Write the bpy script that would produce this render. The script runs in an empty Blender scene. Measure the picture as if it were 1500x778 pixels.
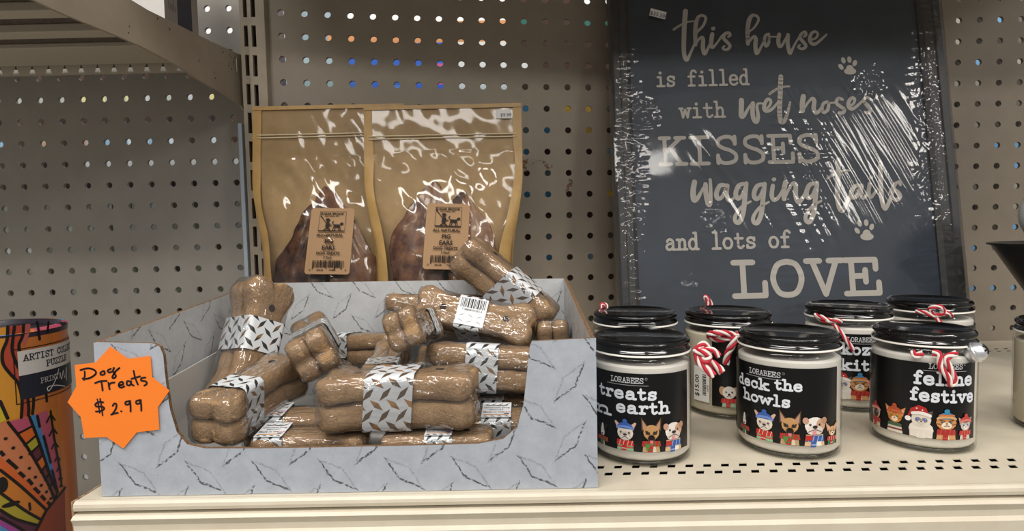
import bpy, bmesh, math, random
from mathutils import Vector, Matrix, noise
import numpy as np

SC = bpy.context.scene
COL = SC.collection
S = 0.0254            # everything below is laid out in inches; S turns it into metres
PI = math.pi
rnd = random.Random(7)

# ------------------------------------------------------------------ camera
F = 850.0 / 1500.0
CAM = Vector((0.0, -28.7, 5.87))
PITCH, ROLL, YAW = 0.0569, -0.0204, -0.0055
def _cam_axes():
    cy, sy = math.cos(YAW), math.sin(YAW)
    cp, sp = math.cos(PITCH), math.sin(PITCH)
    cr, sr = math.cos(ROLL), math.sin(ROLL)
    A = np.array([[cy, -sy, 0], [sy, cy, 0], [0, 0, 1.0]])
    B = np.array([[1.0, 0, 0], [0, cp, -sp], [0, sp, cp]])
    C = np.array([[cr, 0, sr], [0, 1.0, 0], [-sr, 0, cr]])
    return C @ B @ A
AX = _cam_axes()
RIGHT, FWD, UP = (Vector(AX[i]) for i in range(3))
cam_data = bpy.data.cameras.new('camera')
cam = bpy.data.objects.new('camera', cam_data)
COL.objects.link(cam)
cam_data.sensor_width = 36.0
cam_data.lens = 36.0 * F
cam_data.clip_start = 0.01
M3 = Matrix((RIGHT, UP, -FWD)).transposed()
cam.matrix_world = Matrix.Translation(CAM * S) @ M3.to_4x4()
SC.camera = cam

# ------------------------------------------------------------------ exposure, world, lamps of the shop and an added fill
SC.view_settings.view_transform = 'Standard'
SC.view_settings.look = 'None'
SC.view_settings.gamma = 1.0
SC.view_settings.use_curve_mapping = False
SC.view_settings.exposure = 0.0
SC.cycles.max_bounces = 10
SC.cycles.transparent_max_bounces = 24
SC.cycles.caustics_reflective = False
SC.cycles.caustics_refractive = False
SC.cycles.sample_clamp_indirect = 4.0
SC.cycles.use_denoising = True

world = bpy.data.worlds.new('shop_interior')
SC.world = world
world.use_nodes = True
wn = world.node_tree.nodes['Background']
wn.inputs[0].default_value = (1.0, 0.97, 0.93, 1)
wn.inputs[1].default_value = 0.30

def lamp(name, loc, target, sx, sy, power, color=(1.0, 0.96, 0.90)):
    d = bpy.data.lights.new(name, 'AREA')
    d.shape = 'RECTANGLE'
    d.size, d.size_y = sx * S, sy * S
    d.energy = power
    d.color = color
    o = bpy.data.objects.new(name, d)
    COL.objects.link(o)
    o.location = Vector(loc) * S
    o.rotation_euler = (Vector(target) - Vector(loc)).to_track_quat('-Z', 'Y').to_euler()
    return o
# rows of ceiling tubes over the aisle
lamp('ceiling_light', (-24, -46, 62), (-10, -14, 0), 60, 7, 25)
lamp('ceiling_light', (34, -52, 62), (12, -14, 0), 48, 7, 14)
lamp('ceiling_light', (0, -130, 66), (0, -40, 0), 90, 8, 22)
lamp('ceiling_light', (88, -108, 57), (14, -3, 9), 16, 20, 13)
lamp('backing_fill_light', (4, 8, 30), (4, 9, 0), 70, 2.0, 3.0)   # added fill for the goods on the far side of the pegboard

# ------------------------------------------------------------------ pixel helpers used while laying things out
def ray(px, py):
    u = (px - 750.0) / 850.0
    v = (389.0 - py) / 850.0
    return RIGHT * u + FWD + UP * v
def on_plane(px, py, p0, n):
    d = ray(px, py)
    n = Vector(n)
    t = (Vector(p0) - CAM).dot(n) / d.dot(n)
    return CAM + d * t
def at(px, py, y):            # point on the upright plane Y = y
    return on_plane(px, py, (0, y, 0), (0, 1, 0))
def atz(px, py, z):           # point on the level plane Z = z
    return on_plane(px, py, (0, 0, z), (0, 0, 1))
def project(p):
    q = Vector(p) - CAM
    d = q.dot(FWD)
    return 750 + 850 * q.dot(RIGHT) / d, 389 - 850 * q.dot(UP) / d
def stand(px, Z, z=0.0):      # point at height z, Z inches in front of the lens, seen in column px
    x = (px - 750) / 850 * Z
    for _ in range(6):
        x += (px - project((x, CAM.y + Z, z))[0]) / 850 * Z
    return Vector((x, CAM.y + Z, z))

# ------------------------------------------------------------------ materials
def lin(c):
    if isinstance(c, str):
        c = c.lstrip('#')
        c = tuple(int(c[i:i + 2], 16) / 255 for i in (0, 2, 4))
    return tuple((x / 12.92 if x <= 0.04045 else ((x + 0.055) / 1.055) ** 2.4) for x in c) + (1.0,)
MATS = {}
def newmat(name):
    m = bpy.data.materials.new(name)
    m.use_nodes = True
    nt = m.node_tree
    b = nt.nodes['Principled BSDF']
    return m, nt, b
def node(nt, t, **kw):
    n = nt.nodes.new(t)
    for k, v in kw.items():
        setattr(n, k, v)
    return n
def math_(nt, op, a, b=None, clamp=False):
    n = node(nt, 'ShaderNodeMath', operation=op, use_clamp=clamp)
    for i, x in enumerate((a, b)):
        if x is None: continue
        if hasattr(x, 'links'): nt.links.new(x, n.inputs[i])
        else: n.inputs[i].default_value = x
    return n.outputs[0]
def mixcol(nt, fac, a, b):
    n = node(nt, 'ShaderNodeMix', data_type='RGBA')
    for i, x in ((0, fac), (6, a), (7, b)):
        if hasattr(x, 'links'): nt.links.new(x, n.inputs[i])
        else: n.inputs[i].default_value = x
    return n.outputs[2]
def ramp(nt, fac, p0, p1):
    n = node(nt, 'ShaderNodeMapRange')
    nt.links.new(fac, n.inputs[0])
    n.inputs[1].default_value, n.inputs[2].default_value = p0, p1
    return n.outputs[0]
def noise_tex(nt, scale, detail=3, vec=None, rough=0.6):
    n = node(nt, 'ShaderNodeTexNoise')
    n.inputs['Scale'].default_value = scale
    n.inputs['Detail'].default_value = detail
    n.inputs['Roughness'].default_value = rough
    if vec is None:
        tc = node(nt, 'ShaderNodeTexCoord')
        vec = tc.outputs['Object']
    nt.links.new(vec, n.inputs['Vector'])
    return n.outputs['Fac']
def bump(nt, b, h, strength, dist=0.001):
    n = node(nt, 'ShaderNodeBump')
    n.inputs['Strength'].default_value = strength
    n.inputs['Distance'].default_value = dist
    nt.links.new(h, n.inputs['Height'])
    if b is not None:
        nt.links.new(n.outputs[0], b.inputs['Normal'])
    return n.outputs[0]
def mat(name, color, rough=0.6, metal=0.0, coat=0.0, var=None, vscale=300, bscale=None, bstr=0.3, spec=0.5):
    if name in MATS: return MATS[name]
    m, nt, b = newmat(name)
    b.inputs['Base Color'].default_value = lin(color)
    b.inputs['Roughness'].default_value = rough
    b.inputs['Metallic'].default_value = metal
    b.inputs['Coat Weight'].default_value = coat
    b.inputs['Coat Roughness'].default_value = 0.08
    b.inputs['Specular IOR Level'].default_value = spec
    if var is not None:
        f = ramp(nt, noise_tex(nt, vscale), 0.35, 0.65)
        nt.links.new(mixcol(nt, f, lin(color), lin(var)), b.inputs['Base Color'])
    if bscale:
        bump(nt, b, noise_tex(nt, bscale), bstr)
    MATS[name] = m
    return m
def film(name, gloss=1.0, rough=0.05, tint=(1, 1, 1), haze=0.0, bscale=60, bstr=0.3, stretch=(1, 1, 1), minf=0.0, cap=0.5):
    """thin clear plastic: see-through, with Fresnel reflections from a crinkled surface"""
    m, nt, b = newmat(name)
    nt.nodes.remove(b)
    out = nt.nodes['Material Output']
    tc = node(nt, 'ShaderNodeTexCoord')
    mp = node(nt, 'ShaderNodeMapping')
    mp.inputs['Scale'].default_value = stretch
    nt.links.new(tc.outputs['Object'], mp.inputs['Vector'])
    h = noise_tex(nt, bscale, 2, mp.outputs[0], 0.5)
    nrm = bump(nt, None, h, bstr, 0.004)
    tr = node(nt, 'ShaderNodeBsdfTransparent')
    tr.inputs[0].default_value = tint + (1,)
    gl = node(nt, 'ShaderNodeBsdfGlossy')
    gl.inputs['Roughness'].default_value = rough
    nt.links.new(nrm, gl.inputs['Normal'])
    fr = node(nt, 'ShaderNodeFresnel')
    fr.inputs['IOR'].default_value = 1.5
    nt.links.new(nrm, fr.inputs['Normal'])
    fac = math_(nt, 'MULTIPLY', fr.outputs[0], gloss)
    fac = math_(nt, 'ADD', fac, minf, True)
    fac = math_(nt, 'MINIMUM', fac, cap)
    mx = node(nt, 'ShaderNodeMixShader')
    nt.links.new(fac, mx.inputs[0])
    nt.links.new(tr.outputs[0], mx.inputs[1])
    nt.links.new(gl.outputs[0], mx.inputs[2])
    last = mx.outputs[0]
    if haze:
        df = node(nt, 'ShaderNodeBsdfDiffuse')
        df.inputs[0].default_value = (0.8, 0.8, 0.8, 1)
        m2 = node(nt, 'ShaderNodeMixShader')
        m2.inputs[0].default_value = haze
        nt.links.new(last, m2.inputs[1])
        nt.links.new(df.outputs[0], m2.inputs[2])
        last = m2.outputs[0]
    nt.links.new(last, out.inputs[0])
    MATS[name] = m
    return m
def lozenge(nt, vec, cell, a, b, ang, off):
    """diamond distance field of one family of tread-plate lozenges; returns (distance, side)"""
    sp = node(nt, 'ShaderNodeSeparateXYZ')
    nt.links.new(vec, sp.inputs[0])
    xs = []
    for k in (0, 1):
        q = math_(nt, 'ADD', math_(nt, 'DIVIDE', sp.outputs[k], cell[k]), off[k])
        q = math_(nt, 'SUBTRACT', math_(nt, 'FRACT', q), 0.5)
        xs.append(math_(nt, 'MULTIPLY', q, cell[k]))
    c, s = math.cos(ang), math.sin(ang)
    rx = math_(nt, 'ADD', math_(nt, 'MULTIPLY', xs[0], c), math_(nt, 'MULTIPLY', xs[1], s))
    ry = math_(nt, 'ADD', math_(nt, 'MULTIPLY', xs[0], -s), math_(nt, 'MULTIPLY', xs[1], c))
    d = math_(nt, 'ADD', math_(nt, 'DIVIDE', math_(nt, 'ABSOLUTE', rx), a), math_(nt, 'DIVIDE', math_(nt, 'ABSOLUTE', ry), b))
    return d, ry
def tread_print(name, base, var, dark, cell, a, b, outline=True, second='#8a6a48'):
    """printed tread-plate pattern; UV is in inches"""
    m, nt, bs = newmat(name)
    uv = node(nt, 'ShaderNodeUVMap').outputs[0]
    w = node(nt, 'ShaderNodeVectorMath', operation='SCALE')
    nz = node(nt, 'ShaderNodeTexNoise')
    nz.inputs['Scale'].default_value = 9.0
    nz.inputs['Detail'].default_value = 4
    nt.links.new(uv, nz.inputs['Vector'])
    sub = node(nt, 'ShaderNodeVectorMath', operation='SUBTRACT')
    nt.links.new(nz.outputs['Color'], sub.inputs[0]); sub.inputs[1].default_value = (.5, .5, .5)
    nt.links.new(sub.outputs[0], w.inputs[0]); w.inputs['Scale'].default_value = 0.10 if outline else 0.0
    ad = node(nt, 'ShaderNodeVectorMath', operation='ADD')
    nt.links.new(uv, ad.inputs[0]); nt.links.new(w.outputs[0], ad.inputs[1])
    vec = ad.outputs[0]
    tot = None; tot2 = None
    for ang, off in ((math.radians(-40), (0.0, 0.0)), (math.radians(52), (0.5, 0.5))):
        d, side = lozenge(nt, vec, cell, a, b, ang, off)
        if outline:
            inn = math_(nt, 'LESS_THAN', d, 1.0)
            edge = math_(nt, 'GREATER_THAN', d, 0.77)
            low = math_(nt, 'LESS_THAN', side, 0.0)
            k = math_(nt, 'MULTIPLY', math_(nt, 'MULTIPLY', inn, edge), math_(nt, 'ADD', math_(nt, 'MULTIPLY', low, 0.62), 0.30))
        else:
            k = math_(nt, 'LESS_THAN', d, 1.0)
            if tot is not None: tot2 = k
        tot = k if tot is None else math_(nt, 'MAXIMUM', tot, k)
    n1 = ramp(nt, noise_tex(nt, 2.2 if outline else 3.0, 5, uv, 0.7), 0.3, 0.75)
    col = mixcol(nt, n1, lin(base), lin(var))
    if outline:
        brk = ramp(nt, noise_tex(nt, 14.0, 2, uv), 0.36, 0.52)
        tot = math_(nt, 'MULTIPLY', tot, brk)
        sp = math_(nt, 'GREATER_THAN', noise_tex(nt, 22.0, 1, uv), 0.755)
        tot = math_(nt, 'MAXIMUM', tot, math_(nt, 'MULTIPLY', sp, 0.7))
    col = mixcol(nt, tot, col, lin(dark))
    if tot2 is not None:
        g = ramp(nt, noise_tex(nt, 1.6, 1, uv), 0.45, 0.55)
        col = mixcol(nt, math_(nt, 'MULTIPLY', tot2, g), col, lin(second))
    nt.links.new(col, bs.inputs['Base Color'])
    bs.inputs['Roughness'].default_value = 0.42 if outline else 0.35
    MATS[name] = m
    return m

# ------------------------------------------------------------------ mesh helpers
class MB:
    """collects geometry (inches) and links it as ONE mesh object"""
    def __init__(self):
        self.v = []; self.f = []; self.m = []; self.uv = {}
        self.cur = 0
    def add(self, vs, fs, uvs=None):
        o = len(self.v)
        self.v += [tuple(x) for x in vs]
        for i, f in enumerate(fs):
            if uvs is not None: self.uv[len(self.f)] = uvs[i]
            self.f.append(tuple(o + k for k in f)); self.m.append(self.cur)
    def box(self, a, b, M=None):
        x0, y0, z0 = a; x1, y1, z1 = b
        vs = [Vector(p) for p in ((x0, y0, z0), (x1, y0, z0), (x1, y1, z0), (x0, y1, z0), (x0, y0, z1), (x1, y0, z1), (x1, y1, z1), (x0, y1, z1))]
        if M is not None: vs = [M @ p for p in vs]
        self.add(vs, [(0, 3, 2, 1), (4, 5, 6, 7), (0, 1, 5, 4), (1, 2, 6, 5), (2, 3, 7, 6), (3, 0, 4, 7)])
    def tube(self, pts, r, n=8, caps=True):
        pts = [Vector(p) for p in pts]
        N = len(pts)
        rs = r if isinstance(r, (list, tuple)) else [r] * N
        t0 = (pts[1] - pts[0]).normalized()
        a = t0.orthogonal().normalized()
        vs = []
        for i in range(N):
            t = (pts[min(i + 1, N - 1)] - pts[max(i - 1, 0)]).normalized()
            a = (a - t * a.dot(t)).normalized()
            b = t.cross(a)
            for k in range(n):
                an = 2 * PI * k / n
                vs.append(pts[i] + (a * math.cos(an) + b * math.sin(an)) * rs[i])
        fs = [(i * n + k, i * n + (k + 1) % n, (i + 1) * n + (k + 1) % n, (i + 1) * n + k) for i in range(N - 1) for k in range(n)]
        if caps:
            fs.append(tuple(range(n))[::-1]); fs.append(tuple((N - 1) * n + k for k in range(n)))
        self.add(vs, fs)
    def lathe(self, prof, n=64, close=False, rfun=None):
        vs = []
        for i, (r, z) in enumerate(prof):
            for k in range(n):
                an = 2 * PI * k / n
                rr = r if rfun is None else rfun(i, k, r)
                vs.append((rr * math.cos(an), rr * math.sin(an), z))
        N = len(prof)
        fs = [(i * n + k, i * n + (k + 1) % n, (i + 1) * n + (k + 1) % n, (i + 1) * n + k) for i in range(N - 1) for k in range(n)]
        if close:
            if prof[0][0] > 1e-6: fs.append(tuple(range(n))[::-1])
            if prof[-1][0] > 1e-6: fs.append(tuple((N - 1) * n + k for k in range(n)))
        self.add(vs, fs)
    def grid(self, fn, nu, nv, uvfn=None):
        vs = [fn(i / nu, j / nv) for j in range(nv + 1) for i in range(nu + 1)]
        fs = []; uvs = []
        for j in range(nv):
            for i in range(nu):
                q = (j * (nu + 1) + i, j * (nu + 1) + i + 1, (j + 1) * (nu + 1) + i + 1, (j + 1) * (nu + 1) + i)
                fs.append(q)
                if uvfn: uvs.append([uvfn((k % (nu + 1)) / nu, (k // (nu + 1)) / nv) for k in q])
        self.add(vs, fs, uvs if uvfn else None)
    def slab(self, outline, frame, th, mats=(0, 1, 2), uvo=(0, 0)):
        """flat panel: outline (u, v), frame (origin, eu, ev); front faces eu x ev ... thickness goes backwards"""
        o, eu, ev = (Vector(x) for x in frame)
        n = eu.cross(ev).normalized()
        N = len(outline)
        vs = [o + eu * u + ev * v for u, v in outline] + [o + eu * u + ev * v - n * th for u, v in outline]
        uv = [(u + uvo[0], v + uvo[1]) for u, v in outline]
        c = self.cur
        self.cur = mats[0]; self.add(vs, [tuple(range(N))], [uv])
        base = len(self.v) - 2 * N
        def raw(f, u=None):
            if u: self.uv[len(self.f)] = u
            self.f.append(tuple(base + k for k in f)); self.m.append(self.cur)
        self.cur = mats[2]; raw(tuple(N + k for k in range(N))[::-1], uv[::-1])
        self.cur = mats[1]
        for k in range(N):
            raw((k, N + k, N + (k + 1) % N, (k + 1) % N))
        self.cur = c
    def build(self, name, materials, parent=None, smooth=False, world=False, autosmooth=None, bevel=0, subsurf=0):
        me = bpy.data.meshes.new(name)
        off = Vector((0, 0, 0))
        if world and parent is not None:
            p = parent
            while p is not None:
                off += Vector(p.location) / S; p = p.parent
        me.from_pydata([tuple((Vector(v) - off) * S) for v in self.v], [], self.f)
        if not isinstance(materials, (list, tuple)): materials = [materials]
        for m in materials: me.materials.append(m)
        for p, k in zip(me.polygons, self.m):
            p.material_index = min(k, len(materials) - 1)
            p.use_smooth = smooth
        if self.uv:
            lay = me.uv_layers.new(name='UVMap')
            for fi, u in self.uv.items():
                for li, c in zip(me.polygons[fi].loop_indices, u):
                    lay.data[li].uv = c
        me.validate()
        if smooth and autosmooth:
            me.set_sharp_from_angle(angle=math.radians(autosmooth))
        o = bpy.data.objects.new(name, me)
        COL.objects.link(o)
        if parent is not None: o.parent = parent
        if bevel:
            b = o.modifiers.new('bevel', 'BEVEL'); b.width = bevel * S; b.segments = 2; b.limit_method = 'ANGLE'
        if subsurf:
            b = o.modifiers.new('subsurf', 'SUBSURF'); b.levels = subsurf; b.render_levels = subsurf
        return o
def tag(o, label=None, cat=None, group=None, kind=None):
    if label: o['label'] = label
    if cat: o['category'] = cat
    if group: o['group'] = group
    if kind: o['kind'] = kind
    return o
def thing(name, label, cat, loc=(0, 0, 0), rot=None, group=None):
    o = bpy.data.objects.new(name, None)
    COL.objects.link(o)
    o.empty_display_size = 0.01
    o.location = Vector(loc) * S
    if rot is not None:
        if isinstance(rot, Matrix): o.rotation_euler = rot.to_euler()
        else: o.rotation_euler = rot
    return tag(o, label, cat, group)
def struct(o): return tag(o, kind='structure')
def copy_tree(o, parent=None):
    c = o.copy(); COL.objects.link(c)
    if parent is not None: c.parent = parent
    for ch in [x for x in o.children]: copy_tree(ch, c)
    return c
def smooth_path(pts, n=6, closed=False):
    P = [tuple(p) for p in pts]
    L = len(P); out = []
    segs = L if closed else L - 1
    for i in range(segs):
        if closed: p0, p1, p2, p3 = (P[(i + k) % L] for k in (-1, 0, 1, 2))
        else: p0, p1, p2, p3 = P[max(i - 1, 0)], P[i], P[i + 1], P[min(i + 2, L - 1)]
        for k in range(n):
            t = k / n
            out.append(tuple(0.5 * (2 * b + (c - a) * t + (2 * a - 5 * b + 4 * c - d) * t * t + (3 * b - a - 3 * c + d) * t ** 3) for a, b, c, d in zip(p0, p1, p2, p3)))
    if not closed: out.append(P[-1])
    return out

# ------------------------------------------------------------------ flat print: lettering and pictures laid on a surface
class Print:
    """flat coloured shapes in (u, v) inches, stacked in thin layers and mapped on to a surface"""
    def __init__(self):
        self.polys = []            # (points, colour, layer)
    def poly(self, pts, col, layer=1): self.polys.append(([tuple(p[:2]) for p in pts], col, layer))
    def rect(self, x0, y0, x1, y1, col, layer=1): self.poly([(x0, y0), (x1, y0), (x1, y1), (x0, y1)], col, layer)
    def ell(self, cx, cy, rx, ry, col, layer=1, n=14, rot=0, a0=0, a1=2 * PI):
        full = abs(a1 - a0) > 6.2
        k = n if full else n + 1
        P = []
        for i in range(k):
            a = a0 + (a1 - a0) * i / n
            x, y = rx * math.cos(a), ry * math.sin(a)
            P.append((cx + x * math.cos(rot) - y * math.sin(rot), cy + x * math.sin(rot) + y * math.cos(rot)))
        self.poly(P, col, layer)
    def stroke(self, pts, w, col, layer=1, caps=True, smooth=0):
        pts = [tuple(p) for p in pts]
        if smooth: pts = smooth_path(pts, smooth)
        ws = w if isinstance(w, (list, tuple)) else None
        N = len(pts)
        def wid(i):
            if ws is None: return w / 2
            t = i / (N - 1) * (len(ws) - 1); k = min(int(t), len(ws) - 2)
            return (ws[k] + (ws[k + 1] - ws[k]) * (t - k)) / 2
        for i in range(N - 1):
            (x0, y0), (x1, y1) = pts[i][:2], pts[i + 1][:2]
            dx, dy = x1 - x0, y1 - y0
            l = math.hypot(dx, dy)
            if l < 1e-6: continue
            nx, ny = -dy / l, dx / l
            a, b = wid(i), wid(i + 1)
            self.poly([(x0 + nx * a, y0 + ny * a), (x0 - nx * a, y0 - ny * a), (x1 - nx * b, y1 - ny * b), (x1 + nx * b, y1 + ny * b)], col, layer)
        for i in range(N):
            if (0 < i < N - 1) or caps:
                self.ell(pts[i][0], pts[i][1], wid(i), wid(i), col, layer, 8)
    def text(self, s, x, y, size, col, layer=1, bold=0.0, align='LEFT', spacing=1.0, rot=0, sx=1.0):
        cu = bpy.data.curves.new('lettering', 'FONT')
        cu.body = s; cu.size = size; cu.align_x = align; cu.space_character = spacing
        cu.resolution_u = 2; cu.offset = bold * size; cu.fill_mode = 'BOTH'
        ob = bpy.data.objects.new('lettering', cu)
        COL.objects.link(ob)
        dg = bpy.context.evaluated_depsgraph_get()
        dg.update()
        me = ob.evaluated_get(dg).to_mesh()
        vs = [(v.co.x * sx, v.co.y) for v in me.vertices]
        c, s_ = math.cos(rot), math.sin(rot)
        for p in me.polygons:
            self.poly([(x + vs[i][0] * c - vs[i][1] * s_, y + vs[i][0] * s_ + vs[i][1] * c) for i in p.vertices], col, layer)
        ob.evaluated_get(dg).to_mesh_clear()
        bpy.data.objects.remove(ob); bpy.data.curves.remove(cu)
    def slab_text(self, s, x, y, h, pitch, w, col, layer=1, rise=0.0, widths=None, sx=1.0):
        """slab-serif / typewriter lettering; h = capital height, pitch = advance"""
        cx = x
        for ch in s:
            adv = pitch * (WID.get(ch, 1.0) if widths else 1.0)
            for st in GLYPH.get(ch, []):
                sm = st[0] == '~'
                pts = st[1:] if sm else st
                q = [(cx + px * adv * sx, y + py * h + (cx - x + px * adv) * rise) for px, py in pts]
                if len(q) == 1: self.ell(q[0][0], q[0][1], w * .72, w * .72, col, layer, 10)
                else: self.stroke(q, w, col, layer, True, 4 if sm else 0)
            cx += adv
        return cx
    def build(self, name, mapping, parent=None, world=False, cut=0.0, step=0.004, rough=0.5, spec=0.4):
        cols = []
        bm = bmesh.new()
        seen = {}
        for pi, (pts, col, layer) in enumerate(self.polys):
            if col not in cols: cols.append(col)
            key = (col, layer)
            try:
                f = bm.faces.new([bm.verts.new((p[0], p[1], layer * step + (pi % 12) * step * .07)) for p in pts])
            except ValueError:
                continue
            f.material_index = cols.index(col)
        bm.normal_update()
        for f in bm.faces:
            if f.normal.z < 0: f.normal_flip()
        if cut:
            xs = [v.co.x for v in bm.verts]
            x = math.floor(min(xs) / cut) * cut
            while x < max(xs):
                bmesh.ops.bisect_plane(bm, geom=bm.verts[:] + bm.edges[:] + bm.faces[:], dist=1e-5, plane_co=(x, 0, 0), plane_no=(1, 0, 0))
                x += cut
        mb = MB()
        bm.verts.index_update()
        mb.v = [tuple(mapping(v.co.x, v.co.y, v.co.z)) for v in bm.verts]
        for f in bm.faces:
            mb.f.append(tuple(v.index for v in f.verts)); mb.m.append(f.material_index)
        bm.free()
        ms = [mat('ink_%s' % c.lstrip('#'), c, rough, spec=spec) for c in cols]
        return mb.build(name, ms, parent, world=world)

GLYPH = {
 'i': [[(.26,.6),(.53,.6),(.53,0)], [(.2,0),(.86,0)], [(.5,.88)]],
 's': [['~',(.8,.5),(.68,.6),(.47,.63),(.26,.56),(.25,.4),(.5,.32),(.76,.24),(.78,.09),(.55,0),(.32,.02),(.2,.14)], [(.8,.62),(.8,.46)], [(.2,0),(.2,.17)]],
 'f': [['~',(.92,.88),(.78,.99),(.57,.97),(.46,.82),(.45,.6),(.45,.3),(.45,0)], [(.2,.6),(.78,.6)], [(.2,0),(.75,0)]],
 'l': [[(.25,1),(.52,1),(.52,0)], [(.18,0),(.86,0)]],
 'e': [[(.18,.33),(.83,.33)], ['~',(.83,.33),(.78,.52),(.62,.62),(.4,.62),(.2,.5),(.15,.3),(.22,.11),(.42,0),(.65,.01),(.84,.12)]],
 'd': [['~',(.72,.45),(.6,.6),(.4,.62),(.2,.5),(.14,.3),(.2,.1),(.4,0),(.6,.03),(.72,.17)], [(.55,1),(.74,1),(.74,0),(.92,0)]],
 'w': [[(.0,.6),(.28,.6)], [(.13,.6),(.3,0),(.5,.52),(.7,0),(.87,.6)], [(.72,.6),(1.0,.6)]],
 't': [['~',(.4,.88),(.4,.6),(.4,.3),(.42,.1),(.55,0),(.7,.02),(.86,.12)], [(.15,.6),(.8,.6)]],
 'h': [[(.08,1),(.27,1),(.27,0)], [(.08,0),(.44,0)], ['~',(.27,.4),(.4,.57),(.58,.62),(.74,.52),(.76,.32)], [(.76,.35),(.76,0)], [(.6,0),(.94,0)]],
 'a': [['~',(.22,.5),(.35,.62),(.55,.62),(.7,.52),(.72,.36)], [(.72,.4),(.72,0),(.92,0)], ['~',(.72,.34),(.5,.37),(.25,.3),(.16,.16),(.25,.02),(.45,0),(.62,.06),(.72,.18)]],
 'n': [[(.08,.6),(.27,.6),(.27,0)], [(.08,0),(.44,0)], ['~',(.27,.4),(.4,.57),(.58,.62),(.74,.52),(.76,.32)], [(.76,.35),(.76,0)], [(.6,0),(.94,0)]],
 'o': [['~',(.5,.62),(.28,.56),(.14,.31),(.28,.05),(.5,0),(.72,.05),(.86,.31),(.72,.56),(.5,.62)]],
 'c': [['~',(.8,.42),(.7,.58),(.48,.63),(.24,.52),(.15,.3),(.24,.1),(.46,0),(.7,.03),(.84,.16)], [(.81,.6),(.81,.42)]],
 'k': [[(.06,1),(.25,1),(.25,0)], [(.06,0),(.42,0)], [(.75,.6),(.27,.25)], [(.42,.37),(.78,0)], [(.58,.6),(.92,.6)], [(.62,0),(.97,0)]],
 'r': [[(.15,.6),(.36,.6),(.36,0)], [(.15,0),(.62,0)], ['~',(.36,.36),(.48,.55),(.66,.62),(.84,.56)], [(.84,.56)]],
 'v': [[(.03,.6),(.36,.6)], [(.2,.6),(.5,0),(.8,.6)], [(.64,.6),(.97,.6)]],
 'z': [[(.2,.45),(.2,.6),(.8,.6),(.2,0),(.82,0),(.82,.16)]],
 'y': [[(.03,.6),(.36,.6)], [(.2,.6),(.52,.03)], [(.82,.6),(.42,-.28),(.2,-.28)], [(.64,.6),(.97,.6)]],
 'K': [[(.05,1),(.4,1)], [(.22,1),(.22,0)], [(.05,0),(.42,0)], [(.82,1),(.22,.42)], [(.42,.6),(.82,0)], [(.62,1),(.96,1)], [(.66,0),(1,0)]],
 'I': [[(.18,1),(.82,1)], [(.5,1),(.5,0)], [(.18,0),(.82,0)]],
 'S': [['~',(.8,.8),(.68,.97),(.45,1),(.22,.9),(.2,.7),(.4,.56),(.62,.48),(.82,.32),(.8,.1),(.55,0),(.3,.03),(.17,.22)], [(.81,1),(.81,.72)], [(.17,0),(.17,.3)]],
 'E': [[(.05,1),(.86,1),(.86,.72)], [(.22,1),(.22,0)], [(.05,0),(.92,0),(.92,.32)], [(.22,.52),(.58,.52)], [(.58,.7),(.58,.34)]],
 'L': [[(.08,1),(.6,1)], [(.33,1),(.33,0)], [(.08,0),(.9,0),(.9,.38)]],
 'O': [['~',(.5,1),(.25,.9),(.12,.5),(.25,.1),(.5,0),(.75,.1),(.88,.5),(.75,.9),(.5,1)]],
 'V': [[(.02,1),(.38,1)], [(.18,1),(.5,0),(.82,1)], [(.62,1),(.98,1)]],
 'A': [[(.02,0),(.36,0)], [(.16,0),(.5,1),(.84,0)], [(.64,0),(.98,0)], [(.27,.34),(.73,.34)]],
 'R': [[(.06,0),(.42,0)], [(.22,0),(.22,1)], ['~',(.06,1),(.35,1),(.6,.99),(.8,.88),(.78,.64),(.58,.52),(.22,.5)], [(.5,.5),(.8,0),(.97,0)]],
 'T': [[(.08,.75),(.08,1),(.92,1),(.92,.75)], [(.5,1),(.5,0)], [(.3,0),(.7,0)]],
 'C': [['~',(.84,.72),(.72,.95),(.48,1),(.24,.88),(.13,.5),(.24,.12),(.5,0),(.74,.06),(.88,.26)], [(.85,1),(.85,.7)]],
 'P': [[(.08,0),(.48,0)], [(.24,0),(.24,1)], ['~',(.08,1),(.35,1),(.6,.99),(.82,.86),(.8,.58),(.58,.46),(.24,.44)]],
 'U': [[(.02,1),(.38,1)], ['~',(.2,1),(.2,.4),(.26,.1),(.5,0),(.74,.1),(.8,.4),(.8,1)], [(.62,1),(.98,1)]],
 'Z': [[(.15,.76),(.15,1),(.85,1),(.13,0),(.87,0),(.87,.26)]],
 'B': [[(.06,0),(.22,0)], [(.22,0),(.22,1)], ['~',(.06,1),(.4,1),(.68,.95),(.74,.75),(.62,.56),(.22,.53)], ['~',(.4,.53),(.72,.47),(.84,.27),(.74,.06),(.45,0),(.2,0)]],
 'N': [[(.02,0),(.34,0)], [(.18,0),(.18,1),(.8,0),(.8,1)], [(.62,1),(.98,1)], [(.02,1),(.18,1)]],
}
WID = {'i': .72, 'l': .72, 'w': 1.3, 't': .78, 'r': .85, ' ': .45, 'f': .75, 's': .85, 'h': 1.05, 'n': 1.05, 'v': 1.0, 'c': .9, 'o': .95, 'a': .98, 'k': 1.08, 'd': 1.05, 'e': .95}

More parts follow.
